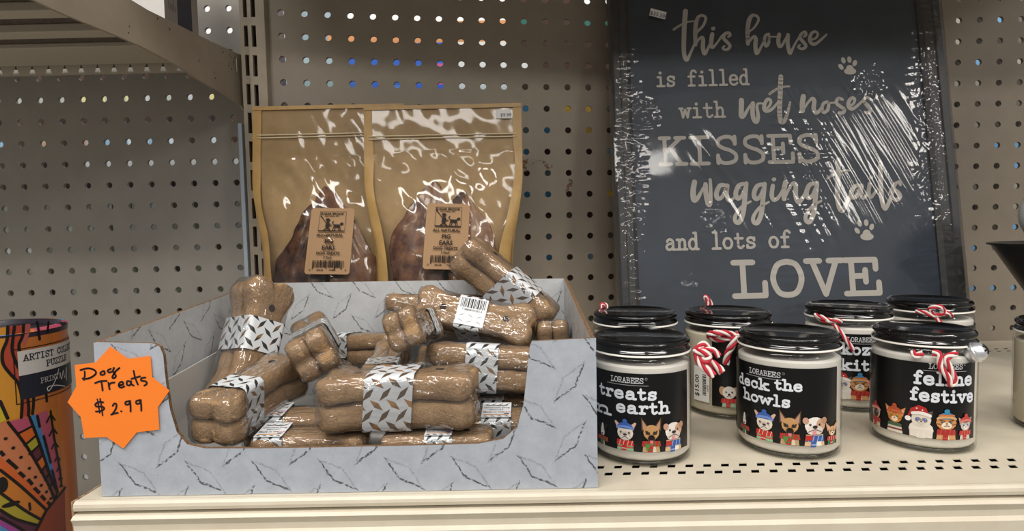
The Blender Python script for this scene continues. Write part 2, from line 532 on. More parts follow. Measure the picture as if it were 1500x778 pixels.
# ================================================================== the fixture: pegboard, upright, shelves
PEG = mat('pegboard_paint', '#94897a', 0.55, var='#8f8475', vscale=40, bscale=900, bstr=0.05)
PEGL = mat('pegboard_paint_left', '#a39f98', 0.5, var='#9e9a93', vscale=40, bscale=900, bstr=0.05)
POSTM = mat('post_paint', '#a59a88', 0.5, var='#9b9080', vscale=60)
SHELFM = mat('shelf_enamel', '#d8cfbc', 0.38, var='#d2c8b4', vscale=50)
RUSTY = mat('rusty_edge', '#b9a78c', 0.7, var='#7a4a26', vscale=260)
DARK = mat('dark_gap', '#16130f', 0.9)
STEEL = mat('bare_steel', '#b9bfc6', 0.35, metal=0.6)

BOW = [(-13, -3.3), (-10.2, -2.9), (-6.4, -2.25), (-2.5, -1.65), (.5, -1.2), (4, -.75), (8, -.4), (14, -.1), (20, 0), (40, 0)]
def bow(x):
    for (a, ya), (b, yb) in zip(BOW, BOW[1:]):
        if x <= b: return ya + (yb - ya) * (x - a) / (b - a)
    return 0.0
def flat_left(x): return -1.36
def pegboard(name, m, xs, zs, x_lo, x_hi, fy, rh=0.148, th=0.13, hx=lambda x: .5):
    mb = MB()
    n = 16
    def P(x, z, d=0): return (x, fy(x) + d, z)
    for z in zs:
        for x in xs:
            o = []; h = []; hb = []
            for k in range(n):
                a = 2 * PI * k / n
                c, s = math.cos(a), math.sin(a)
                q = 0.5 / max(abs(c), abs(s))
                o.append(P(x + c * q * hx(x) * 2, z + s * q)); h.append(P(x + c * rh, z + s * rh)); hb.append(P(x + c * rh, z + s * rh, th))
            fs = []
            for k in range(n):
                k2 = (k + 1) % n
                fs.append((k, n + k, n + k2, k2)); fs.append((n + k, 2 * n + k, 2 * n + k2, n + k2))
            mb.add(o + h + hb, fs)
        for a, b in ((x_lo, xs[0] - hx(xs[0])), (xs[-1] + .5, x_hi)):
            if b - a > .01: mb.add([P(a, z - .5), P(b, z - .5), P(b, z + .5), P(a, z + .5)], [(0, 1, 2, 3)])
    return struct(mb.build(name, m))
pegboard('wall_back', PEG, [(.63 + i if i >= 0 else .1475 + (i + .5) * .965 - .0175) for i in range(-11, 27)], [11.64 + j for j in range(-12, 7)], -10.93, 28.0, bow, hx=lambda x: .5 if x > .3 else .4825)
pegboard('wall_left', PEGL, [-22.99 + i for i in range(-5, 12)], [12.47 + j for j in range(-21, 6)], -29.5, -10.6, flat_left)

# goods on the far side, glimpsed through the holes; bright white cells are painted daylight
def far_colour(px, py, r):
    if px > 385 and py < 150 and px < 900:
        row = int((py + 12) / 32); c = (px - 415) / 31.7
        if row == 0: return '#ffffff' if 2.5 < c < 10.5 or c > 13.4 else ('#9fb4c0' if c < 3 else '#4a332a')
        if row == 1: return '#d99a6a' if 2.5 < c < 10.4 else ('#8fa3ad' if c < 2.5 else ('#2f6a62' if c < 11.6 or c > 13.5 else '#43302a'))
        if row == 2: return '#a9c0c8' if c < 3.4 else ('#3c6fd6' if c < 7.5 else ('#f2f4f2' if c < 10.5 else '#43302a'))
        if row == 3: return '#93acb4' if c < 3.4 else (r.choice(['#3c6fd6', '#d66aa6', '#4870c8']) if c < 7.5 else ('#eaf0f0' if c < 11.5 else '#46332c'))
        return '#30363a' if c < 3.4 else (r.choice(['#5a8ee6', '#c6d8ea', '#e2c9a0', '#3f6fd8']) if c < 7.5 else ('#d8e6ee' if c < 10.5 else '#3c2a22'))
    if px < 370:
        if py < 60: return '#f4f6fa'
        if 225 < py < 255 and px > 115: return '#f2f7fc'
        if 130 < py < 160: return r.choice(['#d9a58c', '#c7cdd6', '#e6e0a4', '#b8c0b8'])
        if 190 < py < 222: return r.choice(['#3a2a26', '#9ec8ea', '#e4f0fa', '#4a342c', '#c9a890'])
        if 280 < py < 420: return r.choice(['#8f9384', '#b0b5a6', '#5c564a', '#8a8f80', '#ccd4d6'])
        return r.choice(['#3a2a26', '#241e1e', '#46322a', '#2c2624', '#54423a'])
    if px < 900:
        return r.choice(['#3a2a22', '#33261f', '#4a3a30', '#ffffff', '#58544c', '#3a2a22', '#e0b850', '#86a0b4', '#2f2620']) if px > 820 else r.choice(['#3a2a22', '#33261f', '#4a3a30', '#4a8ab8', '#58544c', '#6c7a80'])
    return r.choice(['#2a2522', '#3a2f28', '#74706a', '#565048', '#7ab0e0', '#2c2622', '#4a443c', '#a8a49a'])
mb = MB(); FARC = []
r_ = random.Random(3)
YB = 6.0; cs = 34.7 / 28.7
for i in range(-26, 30):
    for j in range(-10, 17):
        x0, z0 = (.63 + i) * cs, 5.87 + (5.77 + j - 5) * cs
        px, py = project((x0, YB, z0))
        c = far_colour(px, py, r_)
        if c not in FARC: FARC.append(c)
        mb.cur = FARC.index(c)
        h = cs / 2
        mb.add([(x0 - h, YB, z0 - h), (x0 + h, YB, z0 - h), (x0 + h, YB, z0 + h), (x0 - h, YB, z0 + h)], [(0, 1, 2, 3)])
far = struct(mb.build('wall_behind', [mat('far_%d' % k, c, 0.9) for k, c in enumerate(FARC)]))

# slotted upright between the two bays
def slotted(mb, x0, x1, y, zlo, zhi, sx, sw, sh, pitch, z0, depth=.8):
    z = z0
    while z - pitch > zlo: z -= pitch
    edges = []
    while z < zhi:
        a, b = z, z + pitch
        s0, s1 = a + (pitch - sh) / 2, a + (pitch + sh) / 2
        xa, xb = sx - sw / 2, sx + sw / 2
        for q in ((x0, a, xa, b), (xb, a, x1, b), (xa, a, xb, s0), (xa, s1, xb, b)):
            mb.add([(q[0], y, q[1]), (q[2], y, q[1]), (q[2], y, q[3]), (q[0], y, q[3])], [(0, 1, 2, 3)])
        for (u0, w0), (u1, w1) in (((xa, s0), (xb, s0)), ((xb, s0), (xb, s1)), ((xb, s1), (xa, s1)), ((xa, s1), (xa, s0))):
            mb.add([(u0, y, w0), (u1, y, w1), (u1, y + .15, w1), (u0, y + .15, w0)], [(0, 1, 2, 3)])
        z += pitch
    mb.cur = 1
    mb.add([(x0, y + depth, zlo - 1), (x1, y + depth, zlo - 1), (x1, y + depth, zhi + 1), (x0, y + depth, zhi + 1)], [(0, 1, 2, 3)])
    mb.cur = 0
mb = MB()
xs0 = at(362, 20, -3.3).x
slotted(mb, xs0 + .06, xs0 + .75, -3.35, -7, 17, xs0 + .27, .19, .9, 1.25, at(370, 53, -3.35).z - .625)
mb.add([(xs0 + .75, -3.35, -7), (xs0 + .75, -1.2, -7), (xs0 + .75, -1.2, 18), (xs0 + .75, -3.35, 18)], [(0, 1, 2, 3)])
mb.add([(xs0 + .06, -3.35, -7), (xs0 + .06, -1.2, -7), (xs0 + .06, -1.2, 18), (xs0 + .06, -3.35, 18)], [(3, 2, 1, 0)])
post = struct(mb.build('trim_1', [POSTM, DARK]))
mb = MB()
slotted(mb, xs0 - .52, xs0 - .04, -2.9, -7, 17, xs0 - .27, .17, .9, 1.25, at(352, 53, -2.9).z - .625)
mb.add([(xs0 - .52, -2.9, -7), (xs0 - .52, -1.2, -7), (xs0 - .52, -1.2, 18), (xs0 - .52, -2.9, 18)], [(3, 2, 1, 0)])
struct(mb.build('trim_2', [POSTM, DARK]))
mb = MB()
xs3 = at(353.5, 241, -2.5).x
mb.box((xs3 - .09, -2.5, -7), (xs3 + .09, -1.4, 11.0))
struct(mb.build('trim_3', mat('pale_strip', '#b4bfcc', .35), bevel=.03))

# rust stains where tape has been, on the middle panel
pr = Print()
rb = random.Random(2)
for path, w in (([(770, 232), (769, 240), (768, 250)], 9), ([(776, 242), (786, 237), (794, 236)], 3.5), ([(796, 236), (800, 241), (808, 245)], 6), ([(799, 244), (804, 247)], 5), ([(833, 261), (838, 266), (834, 273)], 8), ([(833, 272), (830, 281)], 6)):
    P = []
    for q in path:
        p = at(q[0], q[1], -1.0); P.append((p.x, p.z))
    for k in range(14):
        f = rb.random() * (len(P) - 1); i = min(int(f), len(P) - 2); f -= i
        r = w * 27.7 / 850 * .5
        pr.ell(P[i][0] + (P[i + 1][0] - P[i][0]) * f + rb.uniform(-r, r) * .6, P[i][1] + (P[i + 1][1] - P[i][1]) * f + rb.uniform(-r, r) * .6, r * rb.uniform(.15, .5), r * rb.uniform(.15, .5), '#6b4a2c', 1, 7, rb.random() * 3)
struct(pr.build('rust_stain', lambda u, v, h: Vector((u, bow(u) - .006 - h, v)), bpy.data.objects['wall_back']))

# ---- the shelf everything stands on
YF = -15.85            # front edge of the deck
XL, XR = -10.05, 27.0
t = thing('store_shelf', 'cream enamelled metal shelf with slotted deck holding the dog treats and candles', 'shelf', (8, -8, 0))
def slot_strip(mb, x0, x1, y0, y1, pitch, w, d, skew, phase):
    yc = (y0 + y1) / 2
    x = x0
    n = int((x1 - x0) / pitch)
    for i in range(n):
        a, b = x0 + i * pitch, (x0 + (i + 1) * pitch if i < n - 1 else x1)
        c = a + pitch * phase
        hole = [(c - w / 2 - skew, yc - d / 2), (c + w / 2 - skew, yc - d / 2), (c + w / 2 + skew, yc + d / 2), (c - w / 2 + skew, yc + d / 2)]
        out = [(a, y0), (b, y0), (b, y1), (a, y1)]
        vs = [(p[0], p[1], 0) for p in out + hole] + [(p[0], p[1], -.02) for p in hole]
        fs = []
        for k in range(4):
            k2 = (k + 1) % 4
            fs.append((k, k2, 4 + k2, 4 + k)); fs.append((4 + k, 4 + k2, 8 + k2, 8 + k))
        mb.add(vs, fs)
mb = MB()
rows = [(14.13, .40, 0.3), (13.73, .40, 0.62), (26.9, .5, .3), (26.4, .5, .62)]
ys = []
for Z, d, ph in rows: ys.append((CAM.y + Z - d / 2, CAM.y + Z + d / 2, ph))
ys.sort()
y = YF
for a, b, ph in ys:
    if a > y + 1e-4: mb.add([(XL, y, 0), (XR, y, 0), (XR, a, 0), (XL, a, 0)], [(0, 1, 2, 3)])
    slot_strip(mb, XL, XR, max(a, y), b, .442, .19, .2, .035 if a < -10 else 0.05, ph)
    y = b
mb.add([(XL, y, 0), (XR, y, 0), (XR, 0, 0), (XL, 0, 0)], [(0, 1, 2, 3)])
# lip rolled over the front edge, then left end flange
prof = [(YF, 0), (YF - .06, .012), (YF - .12, .0), (YF - .17, -.05), (YF - .185, -.12), (YF - .17, -.2), (YF - .06, -.22)]
mb.add([(x, p[0], p[1]) for p in prof for x in (XL, XR)], [(2 * k + 1, 2 * k, 2 * k + 2, 2 * k + 3) for k in range(len(prof) - 1)])
mb.build('deck', SHELFM, t, world=True)
mb = MB(); mb.box((XL + .05, YF + .1, -.9), (XR, -.1, -.75)); mb.build('underside', DARK, t, world=True)
mb = MB()
prof = [(YF - .03, -.27), (YF - .2, -.3), (YF - .27, -.36), (YF - .2, -.52), (YF - .2, -.66), (YF - .27, -.74), (YF - .24, -1.5), (YF - .3, -1.62), (YF - .3, -2.2), (YF, -2.25)]
mb.add([(x, p[0], p[1]) for p in prof for x in (XL, XR)], [(2 * k + 1, 2 * k, 2 * k + 2, 2 * k + 3) for k in range(len(prof) - 1)])
mb.add([(XL, p[0], p[1]) for p in prof], [tuple(range(len(prof)))])
mb.build('price_rail', SHELFM, t, world=True, bevel=0)
mb = MB()
mb.box((XL - .07, YF - .15, -1.3), (XL - .01, -2.8, .015))
tag(mb.build('end_plate', RUSTY, t, world=True, bevel=.02), 'chipped rusty edge at the left end of the shelf')

# ---- shelf overhead on the left, on its bracket
UX = -12.07
t = thing('store_shelf', 'beige overhead metal shelf at upper left, seen from below on its bracket', 'shelf', (-20, -8, 14))
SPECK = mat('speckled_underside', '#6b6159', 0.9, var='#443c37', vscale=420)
UND = mat('underside_paint', '#bfb7a8', 0.6)
tilt = math.atan2(.55, 9.0)
def up(y, z): return z - (-2.6 - y) * math.tan(tilt)
mb = MB()
def ubox(y0, y1, z0, z1, x0=-31, x1=UX - .05):
    vs = []
    for zz in (z0, z1):
        vs += [(x0, y0, up(y0, zz)), (x1, y0, up(y0, zz)), (x1, y1, up(y1, zz)), (x0, y1, up(y1, zz))]
    mb.add(vs, [(0, 3, 2, 1), (4, 5, 6, 7), (0, 1, 5, 4), (1, 2, 6, 5), (2, 3, 7, 6), (3, 0, 4, 7)])
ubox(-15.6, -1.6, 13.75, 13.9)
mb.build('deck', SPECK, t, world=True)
mb = MB(); ubox(-15.7, -15.5, 12.6, 13.95); mb.build('front_lip', UND, t, world=True)
for a, b in ((-10.5, -9.75), (-8.3, -7.5), (-5.9, -3.1), (-13.4, -12.4)):
    mb = MB()
    ubox(a, b, 13.45 if a != -5.9 else 13.55, 13.75)
    mb.build('stiffening_rib', UND, t, world=True, bevel=.04)
# slotted rear flange
mb = MB()
zt, zb = 13.75, 13.15
x = -30.0
while x < UX - .4:
    yv = -2.9
    a, b = x, x + .72
    tri = [(a + .22, zb + .08), (a + .5, zb + .08), (a + .36, zt - .12)]
    P = [(a, zb), (b, zb), (b, zt), (a, zt)]
    vs = [(p[0], yv, p[1]) for p in P + tri]
    mb.add(vs, [(0, 1, 5, 4), (1, 2, 6, 5), (2, 3, 6), (3, 0, 4, 6)])
    x += .72
mb.build('slotted_flange', UND, t, world=True)
# bracket plate
prf = [(355.8, 162), (352, 155), (321, 135), (286, 114.5), (254, 93.7), (203, 67), (173, 54), (87, 19), (47, 0), (-10, -30)]
top = [(100, -52), (190, 0), (215, 15), (262, 38), (310, 62), (345, 78), (357, 82)]
ol = []
for px, py in prf + top:
    p = on_plane(px, py, (UX, 0, 0), (1, 0, 0)); ol.append((-p.y, p.z))
mb = MB()
mb.slab([(-a, b) for a, b in ol], ((UX + .05, 0, 0), (0, 1, 0), (0, 0, 1)), .1, (0, 0, 0))
BRK = mat('bracket_paint', '#a39786', 0.5, var='#9a8e7d', vscale=30)
mb.cur = 1
for k in range(26):
    a = rnd.random()
    p = Vector((UX + .055, -4.6 + 2.0 * rnd.random() ** .6, 13.7 - .8 * rnd.random() ** 2)) if k < 18 else Vector((UX + .055, -4 - 7 * a, 12.3 + rnd.random() * 1.1))
    if p.z > up(p.y, 13.95): continue
    r = .015 + .03 * rnd.random()
    mb.add([(p.x, p.y + r * math.cos(q), p.z + r * 1.2 * math.sin(q)) for q in (0, 1, 2, 3, 4, 5)], [(0, 1, 2, 3, 4, 5)])
mb.build('bracket', [BRK, mat('scuff', '#3e352c', .8)], t, world=True)

# carton standing on the overhead shelf
Zf, Zb_ = 20.9, 23.1
xr = UX - .12
zb0 = up(-6.5, 13.92)
t = thing('carton', 'white and grey printed carton standing on the overhead shelf', 'box', (xr - 2, CAM.y + Zf + 1, zb0))
mb = MB(); mb.box((xr - 4.2, CAM.y + Zf, up(CAM.y + Zf, 13.92)), (xr, CAM.y + Zb_, 21)); mb.build('body', mat('carton_white', '#d9d6d2', .5), t, world=True)
pr = Print()
L_ = Zb_ - Zf
pr.rect(0, 0, L_ * .36, 7, '#8f8a84'); pr.rect(L_ * .36, 0, L_ * .80, 7, '#3b3d46'); pr.rect(L_ * .80, 0, L_, 7, '#96918a')
for k in range(5): pr.stroke([(L_ * .12 + k * .1, .5), (L_ * .12 + k * .1, .5 + (.42 if k % 3 == 0 else .22))], .03, '#55504a', 2)
pr.build('printed_side', lambda u, v, h: (xr + .004 + h, CAM.y + Zf + u, up(CAM.y + Zf, 13.92) + v), t, world=True)
pr = Print()
pr.poly([(0, 0), (3.0, 0), (3.3, 7), (0, 7)], '#666a78')
pr.build('printed_front', lambda u, v, h: (xr - 4.2 + u, CAM.y + Zf - .004 - h, up(CAM.y + Zf, 13.92) + v), t, world=True)

# the next shelf up over the middle bay, and the shop floor (both out of the picture; they shade and light the bay)
mb = MB(); mb.box((-10.8, -13.5, 19.2), (28, -.5, 19.6)); mb.box((-10.8, -13.7, 18.2), (28, -13.5, 19.6)); struct(mb.build('unseen_shelf', UND))
mb = MB(); mb.box((-90, -150, -41), (110, 6, -40)); struct(mb.build('floor', mat('vinyl_floor', '#b9b2a4', .4, var='#aba395', vscale=8)))

# lower shelf of the left bay, which carries the puzzle tube
mb = MB()
t = thing('store_shelf', 'low beige shelf of the left bay under the puzzle tube', 'shelf', (-20, -8, -6.6))
mb.box((-30, -14.6, -.2), (-10.6, -1.5, 0), Matrix.Translation((0, 0, -6.4))); mb.build('deck', SHELFM, t, world=True)

# ================================================================== display carton of dog treats
PRINT = tread_print('tread_plate_print', '#a3aab5', '#b6bcc6', '#46464a', (1.52, 1.36), .62, .19)
PRINTI = tread_print('tread_plate_print_inside', '#b6b8ba', '#c6c8ca', '#505050', (1.52, 1.36), .62, .19)
KRAFT_EDGE = mat('corrugated_edge', '#8a6b4c', .85, var='#5d4530', vscale=700)
GREYB = mat('grey_board', '#c4c2be', .7)
ZBF, ZBR = 12.95, 20.8
yF, yR = CAM.y + ZBF, CAM.y + ZBR
FBL, FBR = at(150, 738, yF), at(876, 722, yF)
z0b = 0.0
BX0, BX1 = FBL.x, FBR.x
t = thing('display_box', 'open grey tread-plate printed cardboard display box full of dog biscuits', 'box', ((BX0 + BX1) / 2, (yF + yR) / 2, z0b))
BOXT = t
fr_px = [(150, 738), (876, 722), (873, 495), (779, 500), (776, 508), (772, 545), (767, 592), (757, 626), (737, 643), (701, 650), (640, 652), (500, 655), (380, 657), (300, 657), (274, 651), (259, 633), (249, 600), (243, 560), (239, 520), (234, 508), (224, 503), (137, 501)]
ol = []
for px, py in fr_px:
    p = at(px, py, yF); ol.append((p.x, max(p.z, z0b)))
ol[0] = (ol[0][0], z0b + .01); ol[1] = (ol[1][0], z0b + .01)
mb = MB(); mb.slab(ol, ((0, yF, 0), (1, 0, 0), (0, 0, 1)), .1, (0, 1, 2), (.35, .25))
mb.build('front_panel', [PRINT, KRAFT_EDGE, GREYB], t, world=True)
FTL, FTR = at(137, 501, yF), at(873, 495, yF)
RTL, RTR = at(379, 415, yR), at(826, 408, yR)
mb = MB()
mb.slab([(RTL.x, z0b + .01), (BX1 - .1, z0b + .01), (RTR.x, RTR.z), (RTL.x, RTL.z)], ((0, yR, 0), (1, 0, 0), (0, 0, 1)), .1, (0, 1, 1), (.2, .75))
mb.build('rear_panel', [PRINTI, KRAFT_EDGE], t, world=True)
def side_panel(name, fb, ft, rb, rt, sign, matin, uvo):
    """side wall between front edge (fb-ft) and rear edge (rb-rt)"""
    fb, ft, rb, rt = (Vector(v) for v in (fb, ft, rb, rt))
    mb = MB()
    dx = Vector((.1 * sign, 0, 0))
    V_ = [fb, rb, rt, ft] + [v + dx for v in (fb, rb, rt, ft)]
    def uv(p): return ((p.y - yF) + uvo[0], p.z + uvo[1])
    mb.cur = 0; mb.add(V_, [(0, 1, 2, 3) if sign < 0 else (3, 2, 1, 0)], [[uv(p) for p in (V_[:4] if sign < 0 else V_[3::-1])]])
    mb.cur = 1; b = len(mb.v) - 8
    for f in ((0, 4, 5, 1), (1, 5, 6, 2), (2, 6, 7, 3), (3, 7, 4, 0)): mb.f.append(tuple(b + k for k in f)); mb.m.append(1)
    mb.uv[len(mb.f)] = [uv(V_[k]) for k in (7, 6, 5, 4)]; mb.f.append(tuple(b + k for k in (7, 6, 5, 4))); mb.m.append(2)
    return mb.build(name, [matin, KRAFT_EDGE, PRINT], t, world=True)
side_panel('side_panel', (BX0 + .1, yF + .1, z0b + .01), (FTL.x + .1, yF + .1, FTL.z), (RTL.x, yR, z0b + .01), (RTL.x, yR, RTL.z), -1, PRINTI, (.1, .2))
side_panel('side_panel', (BX1 - .12, yF + .1, z0b + .01), (FTR.x - .12, yF + .1, FTR.z), (BX1 - .12, yR, z0b + .01), (RTR.x, yR, RTR.z), 1, PRINTI, (.4, .6))
# plain inner flap along the left wall
mb = MB()
a = Vector((BX0 + .24, yF + .15, .05)); mb.add([a, (RTL.x + .12, yR - .05, .05), (RTL.x + .12, yR - .05, 2.7), (FTL.x + .35, yF + .15, 2.05)], [(0, 1, 2, 3)])
mb.add([(v[0] + .05, v[1], v[2]) for v in mb.v[:4]], [(0, 1, 2, 3)])
mb.f += [(3, 2, 6, 7)]; mb.m += [0]
tag(mb.build('inner_flap', GREYB, t, world=True), 'plain grey folded inner flap')
mb = MB(); mb.box((BX0 + .15, yF + .12, .012), (BX1 - .15, yR - .02, .1)); mb.build('bottom_panel', GREYB, t, world=True)

# ---- orange price star taped on the front
star_c = [(345, 38), (472, 125), (632, 105), (645, 258), (768, 352), (686, 470), (695, 630), (535, 650), (440, 765), (318, 682), (162, 690), (136, 540), (42, 435), (104, 322), (93, 170), (242, 152)]
def sp(x, y): p = at(90 + x / 4.8625, 500 + y / 4.8625, yF - .05); return (p.x, p.z)
c0 = at(172, 583, yF - .05)
tgo = thing('price_sign', 'orange starburst paper sign reading Dog Treats $2.99 taped to the box corner', 'sign', c0)
mb = MB()
P = [sp(*q) for q in star_c]
mb.slab([(x - 0, z) for x, z in P], ((0, yF - .045, 0), (1, 0, 0), (0, 0, 1)), .012, (0, 0, 0))
ORANGE = mat('orange_card', '#fb8426', .6)
mb.build('card', ORANGE, tgo, world=True)
pr = Print()
ink = '#15101a'
def hand(pts, w=13): pr.stroke([sp(*q) for q in pts], w / 4.8625 / 850 * ZBF, ink, 1, True, 4)
hand([(165, 215), (166, 245), (160, 275)]); hand([(135, 205), (190, 192), (235, 205), (245, 230), (215, 255), (175, 268), (150, 265)])
hand([(300, 210), (278, 225), (285, 240), (308, 232), (305, 212)])
hand([(352, 195), (330, 208), (340, 222), (365, 212), (372, 190)]); hand([(375, 190), (368, 215), (388, 245), (375, 262), (362, 255), (385, 215), (413, 190)])
hand([(240, 298), (275, 285), (322, 282)]); hand([(285, 290), (290, 320), (293, 350)])
hand([(335, 295), (338, 320), (344, 342)]); hand([(338, 315), (352, 298), (378, 293)])
hand([(412, 315), (440, 305), (432, 288), (412, 298), (410, 322), (428, 330), (448, 320)])
hand([(490, 285), (468, 285), (468, 310), (488, 312), (497, 285)]); hand([(497, 285), (498, 305), (515, 315)])
hand([(514, 210), (525, 260), (545, 308)]); hand([(498, 268), (530, 258), (560, 250)])
hand([(598, 258), (572, 262), (568, 280), (600, 285), (608, 302), (590, 316)])
hand([(298, 435), (268, 432), (242, 448), (250, 465), (290, 465), (305, 480), (280, 498), (245, 500)]); hand([(255, 412), (265, 460), (272, 510)], 10); hand([(275, 408), (285, 460), (293, 528)], 10)
hand([(365, 460), (378, 442), (392, 450), (388, 480), (365, 515), (355, 522), (375, 515), (402, 510)]); hand([(425, 498), (428, 500)])
for dx in (0, 76): hand([(485 + dx, 425 - dx * .08), (458 + dx, 432 - dx * .08), (458 + dx, 450 - dx * .08), (480 + dx, 448 - dx * .08), (490 + dx, 425 - dx * .08)]); hand([(488 + dx, 428 - dx * .08), (492 + dx, 465 - dx * .08), (493 + dx, 500 - dx * .08)])
pr.build('handwriting', lambda u, v, h: (u, yF - .047 - h, v), tgo, world=True)

# ================================================================== slate wall sign in shrink wrap, leaning on the pegboard
TILT = math.radians(8.7)
SEV = Vector((0, math.sin(TILT), math.cos(TILT)))
SN = Vector((0, -math.cos(TILT), math.sin(TILT)))
SB = Vector((0, -4.45, 0.0))
REC = .30                       # the panel lies this far behind the front of its frame
def sgn(px, py, h=0.0):
    p = on_plane(px, py, SB + SN * h, SN) - (SB + SN * h)
    return p.x, p.dot(SEV)
def sg3(u, v, h=0.0): return SB + Vector((u, 0, 0)) + SEV * v + SN * h
SL, SR = sgn(901, 220)[0], sgn(1401, 250)[0]
STOP = 19.2
t = thing('wall_sign', 'dark slate blue shrink-wrapped wooden sign about wet noses and wagging tails leaning on pegboard', 'sign', sg3((SL + SR) / 2, 0.0, -.4))
SIGNT = t
SLATE = mat('slate_panel', '#2c3644', .5, var='#343f4e', vscale=25, bscale=300, bstr=.05)
FRAME = mat('slate_frame', '#2e3239', .45, var='#3c3834', vscale=90)
mb = MB()
mb.slab([(SL + .3, .3), (SR - .3, .3), (SR - .3, STOP - .3), (SL + .3, STOP - .3)], (sg3(0, 0, -REC), (1, 0, 0), SEV), .2, (0, 0, 0))
mb.build('panel', SLATE, t, world=True)
FW = .86
for a, b, c, d in ((SL, SL + FW, 0, STOP), (SR - FW * 1.1, SR, 0, STOP), (SL + FW, SR - FW * 1.1, 0, FW), (SL + FW, SR - FW * 1.1, STOP - FW, STOP)):
    mb = MB()
    if d - c > 5:      # stepped moulding of the uprights
        inner = b if a == SL else a
        s = 1 if a == SL else -1
        outer = a if a == SL else b
        pr_ = [(outer, -.75), (outer, -.06), (outer + s * .08, 0), (outer + s * .34, 0), (outer + s * .40, -.07), (inner - s * .18, -.09), (inner, -.2), (inner, -.75)]
        mb.add([sg3(u, v, h) for u, h in pr_ for v in (c, d)], [(2 * k, 2 * k + 1, 2 * k + 3, 2 * k + 2) if s < 0 else (2 * k + 1, 2 * k, 2 * k + 2, 2 * k + 3) for k in range(len(pr_) - 1)])
        mb.add([sg3(u, c, h) for u, h in pr_], [tuple(range(len(pr_)))])
        mb.add([sg3(u, d, h) for u, h in pr_], [tuple(range(len(pr_)))])
    else:
        mb.slab([(a, c), (b, c), (b, d), (a, d)], (sg3(0, 0, 0), (1, 0, 0), SEV), .75, (0, 0, 0))
    mb.build('frame_rail', FRAME, t, world=True)
# lettering
TAUPE = '#cdc6bd'
LH = -REC + .015
pr = Print()
def tr(off, sc, pts, w, sm=4):
    P = [sgn(off[0] + x / sc, off[1] + y / sc, LH) for x, y in pts]
    k = 1.0 / sc / 850 * 24.8
    ww = [x * k for x in w] if isinstance(w, (list, tuple)) else w * k
    pr.stroke(P, ww, TAUPE, 1, True, sm)
A_ = ((980, 0), 6.0)
def a_(pts, w): tr(A_[0], A_[1], pts, w)
a_([(145, 98), (136, 200), (131, 330), (130, 450), (143, 515), (160, 525), (187, 470), (225, 385)], [48, 44, 42, 40, 34, 26, 22])
a_([(42, 260), (90, 228), (150, 198), (218, 186)], [24, 22, 20, 14])
a_([(255, 150), (236, 210), (230, 300), (232, 395)], [30, 40, 40, 34])
a_([(255, 150), (290, 135), (323, 160), (300, 225), (258, 270), (236, 300)], [28, 26, 26, 18])
a_([(232, 395), (258, 352), (288, 328), (300, 350), (297, 410), (306, 465), (318, 470), (340, 430), (365, 370)], [16, 24, 36, 40, 36, 28, 18])
a_([(380, 300), (372, 350), (368, 400), (385, 418), (415, 385), (455, 335)], [40, 40, 34, 22, 16]); a_([(386, 252), (390, 250)], 38)
a_([(420, 385), (455, 330), (492, 297), (525, 290), (538, 308), (520, 325)], [14, 24, 32, 26, 20])
a_([(492, 300), (478, 335), (512, 372), (535, 402), (520, 430), (490, 438), (472, 422), (488, 405)], [28, 34, 30, 24, 18])
a_([(735, 132), (704, 175), (690, 270), (693, 385)], [30, 42, 42, 36])
a_([(735, 132), (772, 142), (786, 178), (752, 238), (706, 280)], [28, 26, 22, 16])
a_([(693, 390), (720, 345), (748, 322), (762, 345), (758, 400), (765, 460), (778, 466), (805, 420), (832, 365)], [16, 26, 38, 40, 36, 26, 18])
a_([(878, 298), (848, 312), (838, 365), (852, 405), (875, 380), (880, 325), (868, 298)], [24, 30, 32, 26, 22]); a_([(880, 322), (930, 324), (962, 318)], 14)
a_([(968, 302), (960, 355), (966, 402), (988, 405), (1020, 350), (1040, 308)], [36, 38, 34, 22, 18])
a_([(1045, 306), (1042, 380), (1055, 450), (1068, 466), (1095, 410), (1130, 345)], [36, 38, 36, 24, 16])
a_([(1120, 365), (1165, 298), (1195, 280), (1203, 308), (1185, 322)], [16, 26, 28, 20]); a_([(1165, 295), (1150, 330), (1180, 370), (1202, 400), (1188, 425), (1155, 428), (1135, 412), (1150, 395)], [28, 34, 30, 24, 18])
a_([(1240, 352), (1285, 338), (1308, 302), (1285, 277), (1252, 295), (1236, 340), (1250, 380), (1288, 386), (1340, 345), (1384, 303)], [18, 22, 24, 28, 36, 34, 26, 18])
A_ = ((950, 70), 4.286)
a_([(583, 330), (582, 385), (582, 428), (600, 425), (630, 375), (648, 352)], [34, 34, 32, 18, 16]); a_([(655, 348), (652, 400), (660, 450), (678, 465), (688, 430), (680, 370), (690, 350), (722, 352)], [28, 30, 30, 24, 16, 12])
a_([(728, 385), (755, 370), (768, 338), (750, 322), (732, 345), (724, 380), (740, 398), (775, 385), (818, 335)], [14, 18, 22, 24, 26, 22, 14])
a_([(830, 182), (826, 290), (822, 410), (833, 465), (852, 460), (872, 410), (888, 342)], [32, 32, 32, 24, 14]); a_([(760, 290), (800, 262), (840, 247), (884, 243)], [18, 16, 12])
a_([(972, 305), (965, 350), (966, 395)], 34); a_([(966, 400), (1000, 345), (1028, 318), (1040, 335), (1036, 380), (1048, 408), (1068, 400), (1090, 370)], [14, 18, 28, 30, 26, 16])
a_([(1120, 340), (1096, 352), (1088, 388), (1102, 406), (1124, 388), (1130, 355), (1120, 338)], [20, 24, 24, 20]); a_([(1130, 348), (1155, 345), (1178, 345)], 12)
a_([(1216, 325), (1192, 318), (1178, 345), (1205, 370), (1228, 388), (1220, 408), (1196, 410)], [20, 24, 26, 22])
